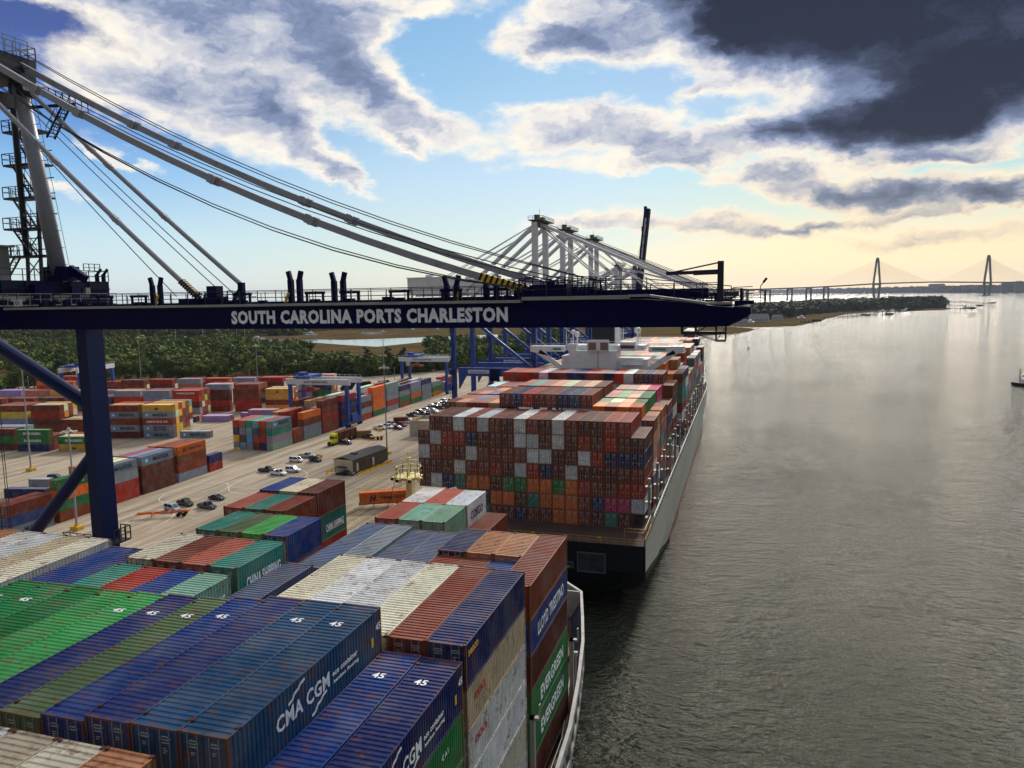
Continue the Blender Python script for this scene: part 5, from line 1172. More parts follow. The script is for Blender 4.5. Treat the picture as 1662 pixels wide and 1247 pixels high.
# ---------------------------------------------------------------- vehicles
def car_paint(c): return PAINT_CAR
PAINT_CAR = bpy.data.materials.new('car_paint'); PAINT_CAR.use_nodes = True
_p = PAINT_CAR.node_tree.nodes['Principled BSDF']; _o = PAINT_CAR.node_tree.nodes.new('ShaderNodeObjectInfo'); PAINT_CAR.node_tree.links.new(_o.outputs['Color'], _p.inputs['Base Color'])
_p.inputs['Roughness'].default_value = .25; _p.inputs['Coat Weight'].default_value = .6
CARC = {'black': (18, 19, 22), 'white': (226, 228, 230), 'silver': (168, 172, 178), 'dark grey': (60, 62, 66), 'red': (140, 24, 26), 'light blue': (150, 176, 196), 'dark blue': (26, 34, 60), 'dark green': (34, 52, 44), 'maroon': (84, 26, 30)}
def loft(b, secs):
    """secs: list of (x, [(half width, z)...]) rings closed under the body; nose to tail along x"""
    n = None
    for i, (x, pr) in enumerate(secs):
        ring = [(x, w_, z) for w_, z in pr]+[(x, -w_, z) for w_, z in pr[::-1]]; n = len(ring); a = len(b.v); b.v += ring
        if i: b.f += [(a-n+k, a-n+(k+1) % n, a+(k+1) % n, a+k) for k in range(n)]
        else: b.f.append(tuple(range(n)))
    b.f.append(tuple(range(len(b.v)-1, len(b.v)-n-1, -1))); return b
def make_car(kind, label, color, x, y, rz, group=None):
    Lc, Hh = {'sedan': (4.7, 1.42), 'suv': (4.8, 1.78), 'pickup': (5.7, 1.86), 'van': (5.0, 1.78)}[kind]
    o = CARM.get(kind)
    if not o:
        b = MB(); hb = .95 if kind in ('sedan',) else 1.08; w0 = .91
        def s(x_, top, ww=1.0, lo=.28): return (x_, [(w0*ww*.96, lo), (w0*ww, lo+.25), (w0*ww*.98, top-.18), (w0*ww*.9, top)])
        X = Lc/2
        loft(b, [s(-X, hb*.62, .86, .38), s(-X+.12, hb*.86, .96), s(-X+.9, hb), s(-X*.1, hb+.02), s(X*.42, hb), s(X*.62, hb*.93), s(X-.25, hb*.82, .95), s(X-.05, hb*.62, .84, .36)])
        cab = {'sedan': [(-X*.70, hb, 0), (-X*.36, Hh-.04, 1), (X*.10, Hh, 1), (X*.42, hb, 0)], 'suv': [(-X*.94, hb, 0), (-X*.84, Hh-.03, 1), (X*.12, Hh, 1), (X*.45, hb, 0)], 'van': [(-X*.94, hb, 0), (-X*.86, Hh-.03, 1), (X*.25, Hh, 1), (X*.62, hb, 0)], 'pickup': [(-X*.18, hb, 0), (-X*.10, Hh-.03, 1), (X*.22, Hh, 1), (X*.46, hb, 0)]}[kind]
        g = MB()
        (x0, z0, _), (x1, z1, _), (x2, z2, _), (x3, z3, _) = cab; wb, wt = w0*.9, w0*.74
        ring = [(x0, wb, z0), (x1, wt, z1), (x2, wt, z2), (x3, wb, z3)]
        g.add([(p[0], p[1], p[2]) for p in ring]+[(p[0], -p[1], p[2]) for p in ring], [(0,1,2,3), (4,7,6,5), (0,4,5,1), (2,6,7,3), (1,5,6,2)])
        r_ = MB(); r_.add([(x1-.06, wt+.02, z1-.02), (x2+.08, wt+.02, z2-.02), (x2+.08, -wt-.02, z2-.02), (x1-.06, -wt-.02, z1-.02), (x1+.1, wt-.1, z1+.06), (x2-.05, wt-.1, z2+.05), (x2-.05, -wt+.1, z2+.05), (x1+.1, -wt+.1, z1+.06)], [(0,1,5,4),(1,2,6,5),(2,3,7,6),(3,0,4,7),(4,5,6,7)])
        for (pa, pb) in (((x0, wb, z0), (x1, wt, z1)), ((x3, wb, z3), (x2, wt, z2)), (((x0+x3)/2-.1, wb, (z0+z3)/2), ((x1+x2)/2-.1, wt, (z1+z2)/2))):
            for sg in (1, -1): r_.bar((pa[0], (pa[1]+.012)*sg, pa[2]), (pb[0], (pb[1]+.012)*sg, pb[2]), .09, .05)
        if kind == 'pickup': b.box(-X+.12, -.78, hb-.02, -X*.2, .78, hb+.0)
        wh = MB(); wh.tube((0, -.11, 0), (0, .11, 0), .34, n=14); rim = MB(); rim.tube((0, -.125, 0), (0, .125, 0), .20, n=10)
        lt = MB(); lt.box(X-.14, -.74, .60, X-.04, -.46, .74); tl = MB(); tl.box(-X+.02, -.80, .70, -X+.12, -.58, .86)
        bed = None
        if kind == 'pickup': bed = MB(); bed.box(-X+.18, -.74, hb+.003, -X*.2-.02, .74, hb+.02)
        CARM[kind] = o = dict(body=b.mesh('car_body', PAINT_CAR), win=g.mesh('windows', GLASS), roof=r_.mesh('roof', PAINT_CAR), tyre=wh.mesh('tyre', TYRE), rim=rim.mesh('rim', GALV), lt=lt.mesh('headlight', mat('lamp_lens', rgb(220, 222, 226), .1)), tl=tl.mesh('tail_light', mat('red_lens', rgb(150, 20, 20), .2)), X=X, bed=bed.mesh('load_bed', DARK) if bed else None)
        for k in ('body',):
            for p in o[k].polygons: p.use_smooth = False
    M_ = CARM[kind]; r = tag(empty('parked_car' if kind != 'pickup' else 'pickup_truck', (x, y, 0), rz), label, 'car' if kind != 'pickup' else 'pickup truck', group or 'vehicles parked on the terminal yard')
    j = random.uniform(.9, 1.1); c = rgb(*[min(255, v*j) for v in CARC[color]])
    for nm, k in (('body', 'body'), ('windows', 'win'), ('roof', 'roof')): q = inst(nm, M_[k], r); q.color = c
    if M_['bed']: inst('load_bed', M_['bed'], r)
    for sx in (-1, 1):
        for sy in (-1, 1):
            t = inst('wheel', M_['tyre'], r, (sx*M_['X']*.62, sy*.80, .34)); inst('rim', M_['rim'], t)
    for sy in (0, 1): inst('headlight', M_['lt'], r, (0, sy*1.2, 0)); inst('tail_light', M_['tl'], r, (0, sy*1.38, 0))
    return r
CARM = {}
def g0(px, py): q = atz(px, py, 0); return q.x, q.y
cars = [('van', 'light blue minivan parked beside two black pickups behind the orange trailer', 'light blue', 280, 829, -.25), ('pickup', 'black pickup with covered bed behind the light blue minivan', 'black', 301, 820, -.3), ('pickup', 'black pickup with silver bed edge, right of the light blue minivan', 'dark grey', 336, 825, -.15), ('sedan', 'low black sedan parked alone beyond the two black pickups', 'black', 352, 811, -.1),
 ('pickup', 'dark green pickup partly behind the white pickup in mid yard', 'dark green', 434, 766, .1), ('pickup', 'white pickup in front of the dark green one in mid yard', 'white', 452, 771, -.1), ('suv', 'white hatchback parked right of the white pickup in mid yard', 'white', 476, 766, .1),
 ('van', 'white minivan left of the silver pickup near the yellow sign base', 'white', 481, 750, -.1), ('pickup', 'silver pickup behind the white minivan and black car', 'silver', 498, 743, .1), ('suv', 'black estate car in front of the silver pickup', 'black', 512, 749, -.25),
 ('sedan', 'black saloon parked against the brown roofed site office', 'dark green', 564, 771, -.1), ('sedan', 'navy saloon beside the yellow tractor unit', 'dark blue', 562, 721, -.2), ('pickup', 'dark pickup beyond the open yellow doored container', 'dark grey', 599, 712, -.2), ('suv', 'black car by the white low container at far left', 'black', 91, 779, .4),
 ('pickup', 'white pickup nearest in the first parked line, with yellow barrier', 'white', 617, 697, .05), ('suv', 'white car second in the first parked line', 'white', 631, 695, -.4), ('sedan', 'black low sedan third in the first parked line', 'black', 646, 697, -.2), ('suv', 'dark red car fourth in the first parked line', 'red', 653, 692, -.4), ('pickup', 'white pickup last in the first parked line beside the dark red box', 'white', 665, 687, .0), ('suv', 'silver car half behind the lamp post in the first parked line', 'silver', 636, 691, -.5)]
for kind, lb, c, px, py, rz in cars:
    x, y = g0(px, py); make_car(kind, lb, c, x, y, rz)
far_cars = [('black', 668, 676), ('dark grey', 675, 673), ('black', 682, 671), ('black', 694, 676), ('dark blue', 688, 673), ('white', 693, 668), ('light blue', 697, 664), ('silver', 703, 668), ('black', 709, 664), ('dark green', 714, 664), ('white', 701, 660), ('white', 711, 659), ('black', 720, 661), ('maroon', 716, 656), ('dark grey', 724, 657), ('black', 729, 659), ('silver', 707, 671), ('white', 722, 653), ('black', 730, 653)]
for i, (c, px, py) in enumerate(far_cars):
    x, y = g0(px, py); make_car(('pickup', 'sedan', 'suv')[i % 3], f"{c} {('pickup', 'sedan', 'estate car')[i % 3]}, {ORD[i+1]} nearest in the crowded far parking rows", c, x, y, -.35+.1*(i % 3), 'cars in the far parking rows')
def chassis(root, L_, m):
    b = MB()
    for sx in (-.5, .5): b.box(sx-.09, -.2, 1.0, sx+.09, L_, 1.3)
    for yy in (0, L_*.3, L_*.6, L_-.3): b.box(-1.2, yy, 1.1, 1.2, yy+.25, 1.34)
    b.box(-.8, L_*.28, .2, -.65, L_*.28+.15, 1.1); b.box(.65, L_*.28, .2, .8, L_*.28+.15, 1.1)
    b.obj('chassis_frame', m, root)
    w_ = MB(); w_.tube((-.15, 0, 0), (.15, 0, 0), .5, n=14); me = w_.mesh('wheel', TYRE)
    for sx in (-.95, .95):
        for yy in (L_-1.2, L_-2.5): inst('wheel', me, root, (sx, yy, .5))
x, y = g0(257, 838); ch = tag(empty('container_trailer', (x-3.6, y-3.0, 0), RD(-62)), 'empty orange skeletal trailer lying across the yard near the black pickups', 'trailer'); chassis(ch, 12.2, ORANGE)
def loaded(x, y, rz, c, lb, texts=(), name='container_trailer'):
    r = tag(empty(name, (x, y, 0), rz), lb, 'trailer'); chassis(r, 12.2, DARK)
    return r
hx, hy = g0(590, 823)
hr = loaded(hx-.3, hy-1.4, RD(-62), 'orange', 'dark trailer carrying the orange lettered container beside the cream mast')
o = inst('shipping_container', container_mesh(12.19, 2.875), None, (hx-.3, hy-1.4, 1.35), RD(-62)); o.color = rgb(*PC['orange']); tag(o, 'orange lettered container riding on a dark trailer beside the cream mast', 'container', 'containers on trailers')
side_marks(o, dict(L=12.19, h=2.9), [('Hapag-Lloyd', TEXTD, 5.2, .8, 1.25, 6.0, 0), ('@', TEXTD, 2.6, .55, 1.6, 1.6, 0)])
tx, ty = g0(534.7, 724.3)
tr = loaded(tx+.6, ty+4.2, RD(-2), 'rust-brown', 'dark trailer behind the yellow tractor unit in mid yard')
o = inst('shipping_container', container_mesh(12.19, 2.875), None, (tx+.6, ty+4.2, 1.35), RD(-2)); o.color = rgb(*PC['dark brown']); tag(o, 'dark brown container riding behind the yellow tractor unit', 'container', 'containers on trailers')
t = tag(empty('tractor_unit', (tx, ty, 0), RD(-2)), 'bright yellow lorry tractor unit pulling a dark brown container', 'lorry')
YG = steel('lorry_yellow_paint', (232, 226, 30), rough=.3)
b = MB(); b.box(-1.1, 1.9, .9, 1.1, 4.2, 3.5); b.add([(-1.1, 1.9, 3.5), (1.1, 1.9, 3.5), (1.1, 4.2, 3.5), (-1.1, 4.2, 3.5), (-1.0, 2.6, 4.1), (1.0, 2.6, 4.1), (1.0, 4.2, 4.1), (-1.0, 4.2, 4.1)], [(0,1,5,4),(1,2,6,5),(2,3,7,6),(3,0,4,7),(4,5,6,7)])
b.add([(-.85, 0, .7), (.85, 0, .7), (1.0, 1.9, .8), (-1.0, 1.9, .8), (-.8, .1, 1.6), (.8, .1, 1.6), (1.0, 1.9, 2.05), (-1.0, 1.9, 2.05)], [(0,1,5,4),(1,2,6,5),(2,3,7,6),(3,0,4,7),(4,5,6,7)]); b.obj('cab', YG, t)
b = MB(); b.box(-.95, 1.86, 2.2, .95, 1.9, 3.2); b.box(1.1, 2.2, 2.2, 1.12, 3.2, 3.1); b.box(-1.12, 2.2, 2.2, -1.1, 3.2, 3.1); b.obj('windows', GLASS, t)
b = MB(); b.box(-.7, -.03, .8, .7, .02, 1.45); b.box(-.95, -.12, .45, .95, .1, .75); b.obj('grille', DARK, t)
b = MB(); b.box(-.45, .5, .6, .45, 7.5, .95); b.obj('chassis_frame', DARK, t)
w_ = MB(); w_.tube((-.16, 0, 0), (.16, 0, 0), .5, n=14); wm = w_.mesh('wheel', TYRE)
for sx in (-.95, .95):
    for yy in (.9, 5.4, 6.7): inst('wheel', wm, t, (sx, yy, .5))

# ---------------------------------------------------------------- site office, barriers, booths
ox, oy = -115.6, 199.5; th = RD(14)
off = tag(empty('site_office', (ox, oy, 0), -RD(6)), 'long cream site office with dark brown roof and side beside yellow barriers', 'building')
BR = steel('brown_cladding', (92, 84, 78)); CRM = steel('cream_cladding', (210, 202, 170))
b = MB(); b.box(-3.4, 0, .5, 3.4, 19.5, 4.4); b.obj('wall', BR, off)
b = MB(); b.box(-3.4, -.06, .5, 3.4, 0-.002, 4.5); 
for xx in np.arange(-3.2, 3.3, .45): b.box(xx, -.09, .5, xx+.06, -.06, 4.5)
b.obj('end_wall', CRM, off)
b = MB(); b.xprism([(-3.6, 4.4), (0, 5.1), (3.6, 4.4), (3.6, 4.5), (0, 5.25), (-3.6, 4.5)], -.2, 19.8); b.box(-1, 5, 5.1, 1, 6.4, 5.5); b.obj('roof', steel('dark_roof_felt', (62, 60, 62), rough=.9), off)
for yy in (3.2, 5.2, 9.0, 11.6): MB().box(3.40, yy, 1.7, 3.45, yy+1.1, 3.3).obj('window', GLASS, off)
for yy in (2.0, 10.6): MB().box(3.40, yy, .7, 3.46, yy+.95, 3.2).obj('door', SHIPW, off)
b = MB(); b.box(-1.8, -1.6, 2.3, 1.6, -.1, 2.45); b.box(-1.8, -1.5, .3, -1.7, -1.4, 2.3); b.box(1.5, -1.5, .3, 1.6, -1.4, 2.3); b.box(-1.8, -1.6, .0, 1.6, -.1, .5); b.obj('porch', DARK, off)
def barrier_mesh():
    b = MB(); b.xprism([(-.3, 0), (.3, 0), (.3, .12), (.12, .35), (.08, .9), (-.08, .9), (-.12, .35), (-.3, .12)], 0, 3.0); return b.mesh('road_barrier', YEL)
BMESH = barrier_mesh()
def barrier(x, y, rz, lb): return tag(inst('road_barrier', BMESH, None, (x, y, 0), rz), lb, 'barrier', 'yellow concrete road barriers')
for i in range(6): barrier(-110.4+.33*i, 198.6+i*3.25, -RD(6), f"yellow barrier beside the site office, {ORD[i+1]} from its cream end")
for i in range(3): barrier(-120.8, 198.5+i*3.2, RD(4), f"yellow barrier on the far side of the site office, {ORD[i+1]} from its cream end")
for i, (px, py, rz) in enumerate(((620, 700, 1.2), (683, 679, 1.2), (391, 731, 1.3), (523, 743, 1.2), (700, 722, -.4))):
    x, y = g0(px, py); barrier(x, y, rz, ('yellow barrier in front of the first parked line', 'yellow barrier in front of the far parking rows', 'yellow barrier at the foot of the main row corner', 'yellow base block with a sign post in mid yard', 'yellow barrier beside the grey tank near the far stern')[i])
def block(nm, lb, cat, px, py, s, m, rz=0, h=1.2):
    x, y = g0(px, py); r = tag(empty(nm, (x, y, 0), rz), lb, cat); b = MB(); b.cbox(0, 0, 0, s, s*.7, h*.6); b.cbox(0, 0, h*.6, s*.85, s*.6, h*.4); b.obj('base', m, r); return r
x, y = g0(612, 707)
r = tag(empty('open_container_shed', (-141.8, 254.5, 0), RD(-58)), 'small yellow container with open doors showing its white inside', 'container'); 
b = MB(); b.box(-1.2, 0, 0, 1.2, 6, 2.6); b.obj('body', steel('tan_shed_paint', (150, 112, 60)), r); b = MB(); b.box(-1.15, -.03, .1, 1.15, 0, 2.5); b.obj('inner_wall', SHIPW, r)
for sx in (-1, 1): b = MB(); b.box(min(sx*1.2, sx*1.28), -1.1, .1, max(sx*1.2, sx*1.28), 0, 2.5); b.obj('door', YEL, r)
fk = tag(empty('flat_rack', (-133.5, 251.5, 0), RD(-60)), 'small yellow flat rack lying by the dark pickup', 'trailer'); chassis(fk, 5, YEL)
x, y = -118.5, 262
bt = tag(empty('concrete_tank', (x, y, 0), 0), 'open topped pale concrete tank beside the far ship stern', 'tank')
b = MB(); b.box(-4, 0, 0, 4, .4, 6); b.box(-4, 12, 0, 4, 12.4, 6); b.box(-4, .4, 0, -3.6, 12, 6); b.box(3.6, .4, 0, 4, 12, 6); b.box(-3.6, .4, 0, 3.6, 12, 4.9); b.box(-.1, -.05, 0, .1, 0, 6); b.obj('walls', steel('pale_concrete', (190, 180, 160), rough=.9), bt)
x, y = -88.5, 224
gs = tag(empty('gangway_stair', (x, y, 0), 0), 'long yellow gangway leaning beside the far ship stern', 'gangway')
b = MB(); b.stair((0, 0, .2), (-9, 8, 3.2), 1.2, 14); b.cbox(0, 0, 0, 2.5, 2.5, .5); b.obj('frame', YEL, gs)
ws = tag(empty('quay_shelter', (-90.5, 214, 0), 0), 'low white roofed quay shelter beside the far ship', 'shelter')
b = MB(); b.box(-3, 0, 2.6, 3, 9, 2.85); b.obj('roof', SHIPW, ws); b = MB()
for q in ((-2.8, .2), (2.8, .2), (-2.8, 8.8), (2.8, 8.8)): b.cbox(q[0], q[1], 0, .2, .2, 2.6)
b.box(-2.6, 6, 0, 2.6, 8.6, 2.2); b.obj('posts', DARK, ws)
cn = tag(inst('traffic_cone', MB().tube((0,0,0), (0,0,1.0), .34, .05, n=10).cbox(0, 0, 0, .7, .7, .06).mesh('traffic_cone', ORANGE), None, (*g0(671, 680), 0)), 'orange traffic cone in front of the far parking rows', 'cone')
# reach stacker among the rear stacks
rs = tag(empty('reach_stacker', (-232, 338, 0), .3), 'yellow reach stacker parked behind the yellow stack in the rear yard', 'reach stacker')
b = MB(); b.box(-1.9, 0, 1, 1.9, 7.5, 2.6); b.box(-.9, 1.5, 2.6, .9, 4, 4.2); b.obj('body', YEL, rs); b = MB(); b.bar((0, 7, 3.2), (0, -4, 9), .8, 1.0); b.bar((-3, -4.2, 8.4), (3, -4.2, 8.4), .6); b.obj('lifting_boom', YEL, rs)
w2 = MB(); w2.tube((-.3, 0, 0), (.3, 0, 0), .85, n=12); wm2 = w2.mesh('wheel', TYRE)
for sx in (-1.9, 1.9):
    for yy in (1, 6.2): inst('wheel', wm2, rs, (sx, yy, .85))
tk = tag(empty('tank_container', (-236, 350, 0), RD(20)), 'round white tank container on the ground behind the rear stacks', 'tank')
b = MB(); b.tube((0, 0, 1.4), (0, 6, 1.4), 1.2, n=16); b.obj('tank', SHIPW, tk); b = MB()
for xx in (-1.2, 1.2):
    for zz in (.1, 2.6): b.bar((xx, 0, zz), (xx, 6, zz), .12)
    for yy in (0, 6): b.bar((xx, yy, .1), (xx, yy, 2.6), .14)
b.obj('frame', DARK, tk)
# stacked empty chassis behind the main row
for i, (x, y) in enumerate(((-212, 392), (-203, 398), (-220, 388), (-194, 404))):
    cs = tag(empty('chassis_stack', (x, y, 0), RD(60)), f"leaning stack of dark empty chassis behind the main row, {ORD[i+1]} from left" , 'chassis stack', 'stacks of empty chassis')
    b = MB()
    for k in range(5): b.bar((-4+k*1.5, 0, .3), (-1+k*1.5, 0, 4.2), .4, 2.2); 
    b.obj('frames', DARK, cs)

# ---------------------------------------------------------------- lighting masts
LAMP = mat('lamp_head_metal', rgb(200, 190, 170), .4)
def light_mast(x, y, h, lb, base=True, ring=None, m=GREYP, k=6, r=.28):
    o = tag(empty('light_mast', (x, y, 0)), lb, 'light mast', 'tall lighting masts in the yard')
    b = MB(); b.tube((0, 0, .6 if base else 0), (0, 0, h), r, r*.45, n=8); b.obj('pole', m, o)
    zr = ring or h-.6
    b = MB(); b.tube((0, 0, zr), (0, 0, zr+.25), .9, .9, n=10); b.tube((0, 0, zr+.25), (0, 0, zr+1.0), .5, .3, n=8); b.obj('lamp_ring', LAMP, o)
    for i in range(k): a = 2*pi*i/k; q = MB(); q.bar((.8*cos(a), .8*sin(a), zr+.1), (1.3*cos(a), 1.3*sin(a), zr+.1), .1); q.cbox(1.45*cos(a), 1.45*sin(a), zr-.25, .62, .62, .42); q.obj('floodlight', LAMP, o)
    if base: q = MB(); q.cbox(0, 0, 0, 2.4, 1.7, .9); q.cbox(0, 0, .9, .9, .9, .3); q.obj('base', YEL, o)
light_mast(-217, 181, 36, 'tall grey light mast with yellow base at far left of the yard', ring=34.5)
light_mast(-149.3, 134.9, 24.5, 'light mast with rusty pole and lit ring crossing the brace', ring=23.3, m=GREYP)
light_mast(-116, 229.6, 31, 'grey light mast with yellow base behind the site office', ring=29.4)
q = atz(224, 547, 30); light_mast(q.x, q.y, 30, 'light mast against the woods left of centre', base=False)
q = atz(415, 560, 30); light_mast(q.x, q.y, 30, 'light mast rising beside the yellow distant stack', base=False)
q = atz(621, 537, 36); light_mast(q.x, q.y, 36, 'light mast over the woods between the two gantries', base=False)
for i, (px, py, z) in enumerate(((404, 600, 12), (640, 598, 13), (45, 612, 14))):
    q = atz(px, py, z); o = tag(empty('slim_pole', (q.x, q.y, 0)), ('slim white pole before the woods left of the yellow distant stack', 'slim pole before the woods right of the ringed mast', 'slim pole at far left before the woods')[i], 'pole'); b = MB(); b.tube((0,0,0), (0,0,z), .16, .1, n=6); b.cbox(0, 0, z, .5, .5, .3); b.obj('pole', GREYP, o)

# ---------------------------------------------------------------- trees
LEAF = {}
def leaf_mat(name, c1, c2):
    mt = bpy.data.materials.new(name); mt.use_nodes = True; n = mt.node_tree.nodes; l = mt.node_tree.links; p = n['Principled BSDF']
    t = n.new('ShaderNodeNewGeometry'); a = n.new('ShaderNodeTexNoise'); a.inputs['Scale'].default_value = .07; a.inputs['Detail'].default_value = 4; l.new(t.outputs['Position'], a.inputs[0])
    a2 = n.new('ShaderNodeTexNoise'); a2.inputs['Scale'].default_value = .9; l.new(t.outputs['Position'], a2.inputs[0])
    ad = n.new('ShaderNodeMath'); ad.operation = 'MULTIPLY_ADD'; l.new(a2.outputs[0], ad.inputs[0]); ad.inputs[1].default_value = .5; l.new(a.outputs[0], ad.inputs[2])
    r = n.new('ShaderNodeValToRGB'); r.color_ramp.elements[0].position = .55; r.color_ramp.elements[0].color = c1; r.color_ramp.elements[1].position = .95; r.color_ramp.elements[1].color = c2; e_ = r.color_ramp.elements.new(1.0); e_.color = tuple(v*.8 for v in rgb(128, 100, 52)[:3])+(1,); l.new(ad.outputs[0], r.inputs[0]); l.new(r.outputs[0], p.inputs['Base Color'])
    p.inputs['Roughness'].default_value = .8; p.inputs['Specular IOR Level'].default_value = .15; return mt
LF = leaf_mat('woodland_foliage', rgb(34, 54, 22), rgb(112, 128, 52)); LFD = leaf_mat('headland_foliage', rgb(24, 34, 22), rgb(62, 72, 36)); BARK = mat('bark', rgb(86, 70, 54), .9)
LFP = leaf_mat('pine_foliage', rgb(26, 44, 26), rgb(66, 86, 40))
def crown_arrays(rng, n, R, H, z0, leaf, pine=False):
    """leaf quads scattered through several lumps; returns (verts Nx4x3)"""
    k = 7 if not pine else 9
    if pine: cen = np.stack([rng.normal(0, R*.4, k), rng.normal(0, R*.4, k), z0+H*np.linspace(.1, .92, k)], 1); rad = R*np.linspace(.75, .35, k)
    else:
        cen = np.stack([rng.normal(0, R*.42, k), rng.normal(0, R*.42, k), z0+H*rng.uniform(.18, .8, k)], 1); rad = R*rng.uniform(.4, .62, k)
    i = rng.integers(0, k, n); d = rng.normal(0, 1, (n, 3)); d /= np.linalg.norm(d, axis=1)[:, None]; rr_ = rad[i]*rng.uniform(.6, 1.05, n)
    p = cen[i]+d*rr_[:, None]*np.array([1, 1, (.8 if not pine else .4)])
    a = rng.normal(0, 1, (n, 3))*.22+d; a /= np.linalg.norm(a, axis=1)[:, None]
    t = np.cross(a, rng.normal(0, 1, (n, 3))); t /= np.linalg.norm(t, axis=1)[:, None]; u = np.cross(a, t)
    s = leaf*rng.uniform(.6, 1.3, n)[:, None]
    return np.stack([p-t*s-u*s*.8, p+t*s-u*s*.8, p+t*s*.7+u*s*.8, p-t*s*.7+u*s*.8], 1)
def quads_mesh(name, q, m):
    q = np.concatenate(q) if isinstance(q, list) else q; n = len(q); me = bpy.data.meshes.new(name)
    me.vertices.add(n*4); me.vertices.foreach_set('co', q.reshape(-1).astype(np.float32)); me.loops.add(n*4); me.loops.foreach_set('vertex_index', np.arange(n*4, dtype=np.int32))
    me.polygons.add(n); me.polygons.foreach_set('loop_start', np.arange(0, n*4, 4, dtype=np.int32)); me.polygons.foreach_set('loop_total', np.full(n, 4, dtype=np.int32)); me.update(); me.materials.append(m); return me
rng = np.random.default_rng(4)
def make_tree(kind, i):
    r = empty('tree' if kind == 'broad' else 'pine_tree', (0, 0, 0))
    H = 15 if kind == 'broad' else 19
    b = MB()
    if kind == 'broad':
        b.tube((0,0,-.5), (.2,0,5), .38, .26, n=7)
        for a in range(5): b.tube((.2, 0, 4.6), (3.0*cos(a*1.26+i), 3.0*sin(a*1.26+i), 9+a*.6), .2, .06, n=5)
        q = crown_arrays(rng, 900, 6.0, 11, 3.2, .52)
    else:
        b.tube((0,0,-.5), (.2,0,18), .32, .10, n=7)
        for a in range(9): b.tube((.1, 0, 9+a), (2.0*cos(a*2.4+i), 2.0*sin(a*2.4+i), 9.8+a), .1, .03, n=4)
        q = crown_arrays(rng, 620, 3.6, 10, 9, .42, pine=True)
    b.obj('trunk', BARK, r); o = inst('crown', quads_mesh('crown', q, LF if kind == 'broad' else LFP), r); return r
protos = [make_tree('broad', k) for k in range(4)]+[make_tree('pine', k) for k in range(2)]
edge = [(-432, 352), (-392, 408), (-345, 424), (-301, 439), (-262, 450), (-240, 460), (-212, 492), (-192, 516), (-172, 560), (-150, 640)]
cnt = 0; used = set()
fr_x = []
for (x0, y0), (x1, y1) in zip(edge, edge[1:]):
    n = int(math.hypot(x1-x0, y1-y0)/7.5)
    for k in range(n): fr_x.append((x0+(x1-x0)*k/n+random.uniform(-2, 2), y0+(y1-y0)*k/n+random.uniform(0, 5)+3))
for i, (x, y) in enumerate(fr_x):
    pine = (i % 7 == 3) or (-262 < x < -205 and i % 2 == 0)
    pi_ = (4+i % 2) if pine else i % 4
    o = protos[pi_] if pi_ not in used else copy_tree(protos[pi_]); used.add(pi_)
    o.location = (x, y, 0); s_ = random.uniform(.8, 1.12)*(.82 if -262 < x < -205 and not pine else 1); o.scale = (s_, s_, s_*random.uniform(.9, 1.1)); o.rotation_euler.z = random.uniform(0, 6)
    tag(o, f"{'tall thin pine' if pine else 'bushy green tree'}, {ORD[i % 20+1]} from left in the {('first', 'middle', 'last')[min(2, i//20)]} third of the front wood edge", 'tree', 'trees along the front edge of the wood')
def wood(name, lb, pts_fn, n, leafn, R, H, leaf, m, zb=-2.4):
    qs = []; variants = [crown_arrays(rng, leafn, R, H, 1.5, leaf) for _ in range(10)]
    for _ in range(n):
        p = pts_fn()
        if p is None: continue
        v = variants[rng.integers(0, 10)]*rng.uniform(.55, 1.2); a = rng.uniform(0, 6.28); c, s = cos(a), sin(a)
        w_ = v.copy(); w_[..., 0] = v[..., 0]*c-v[..., 1]*s+p[0]; w_[..., 1] = v[..., 0]*s+v[..., 1]*c+p[1]; w_[..., 2] += zb; qs.append(w_)
    return tag(inst(name, quads_mesh(name, qs, m)), lb, 'wood', kind='stuff')
def in_wood():
    t = rng.uniform(0, len(edge)-1.001); i = int(t); f = t-i; x = edge[i][0]*(1-f)+edge[i+1][0]*f; y = edge[i][1]*(1-f)+edge[i+1][1]*f
    t2 = rng.uniform(0, 1)
    # thin belt in the gap where marsh shows through, deep wood elsewhere
    dmax = .9 if x < -320 else (.55 if x < -285 else (.16 if x < -258 else (.04 if x < -215 else .5)))
    k = 1+dmax*t2; return (x*k, y*k+8)
wood('woodland', 'dark green woods behind the container yard', in_wood, 1350, 210, 6.2, 12, .85, LF)
def lf():   # left part deep woods reaching out of frame
    return (rng.uniform(-1100, -420), rng.uniform(430, 760)) 
def lf2():
    x = rng.uniform(-1000, -430); y0 = 352+(-432-x)*-.05; return (x, rng.uniform(330-(-430-x)*.12, 700+(-430-x)*.1))
wood('woodland_left', 'deep dark green woods at the left edge beyond the yard', lf2, 900, 110, 7.5, 12, 1.15, LF)
def band(p0, p1, spread):
    def f():
        t = rng.uniform(0, 1); k = 1+rng.uniform(0, spread); return ((p0[0]*(1-t)+p1[0]*t)*k, (p0[1]*(1-t)+p1[1]*t)*k)
    return f
def multi(pp, spread):
    fs = [band(a, b_2, spread) for a, b_2 in zip(pp, pp[1:])]
    return lambda: fs[rng.integers(0, len(fs))]()
def A2(px, py): q = atz(px, py, -2); return (q.x, q.y)
wood('creekside_woods', 'long dark tree belt beyond the marsh and creek', multi([A2(-60, 541), A2(120, 543), A2(330, 540), A2(480, 538), A2(570, 535), A2(700, 532), A2(860, 530), A2(1000, 524), A2(1150, 524)], .5), 1500, 60, 10, 15, 2.3, LFD)
wood('distant_woods', 'bluish tree line on the horizon beyond the crane boom', multi([A2(-200, 512), A2(200, 508), A2(500, 503), A2(800, 498), A2(1000, 496)], .7), 900, 26, 26, 20, 8, LFD)
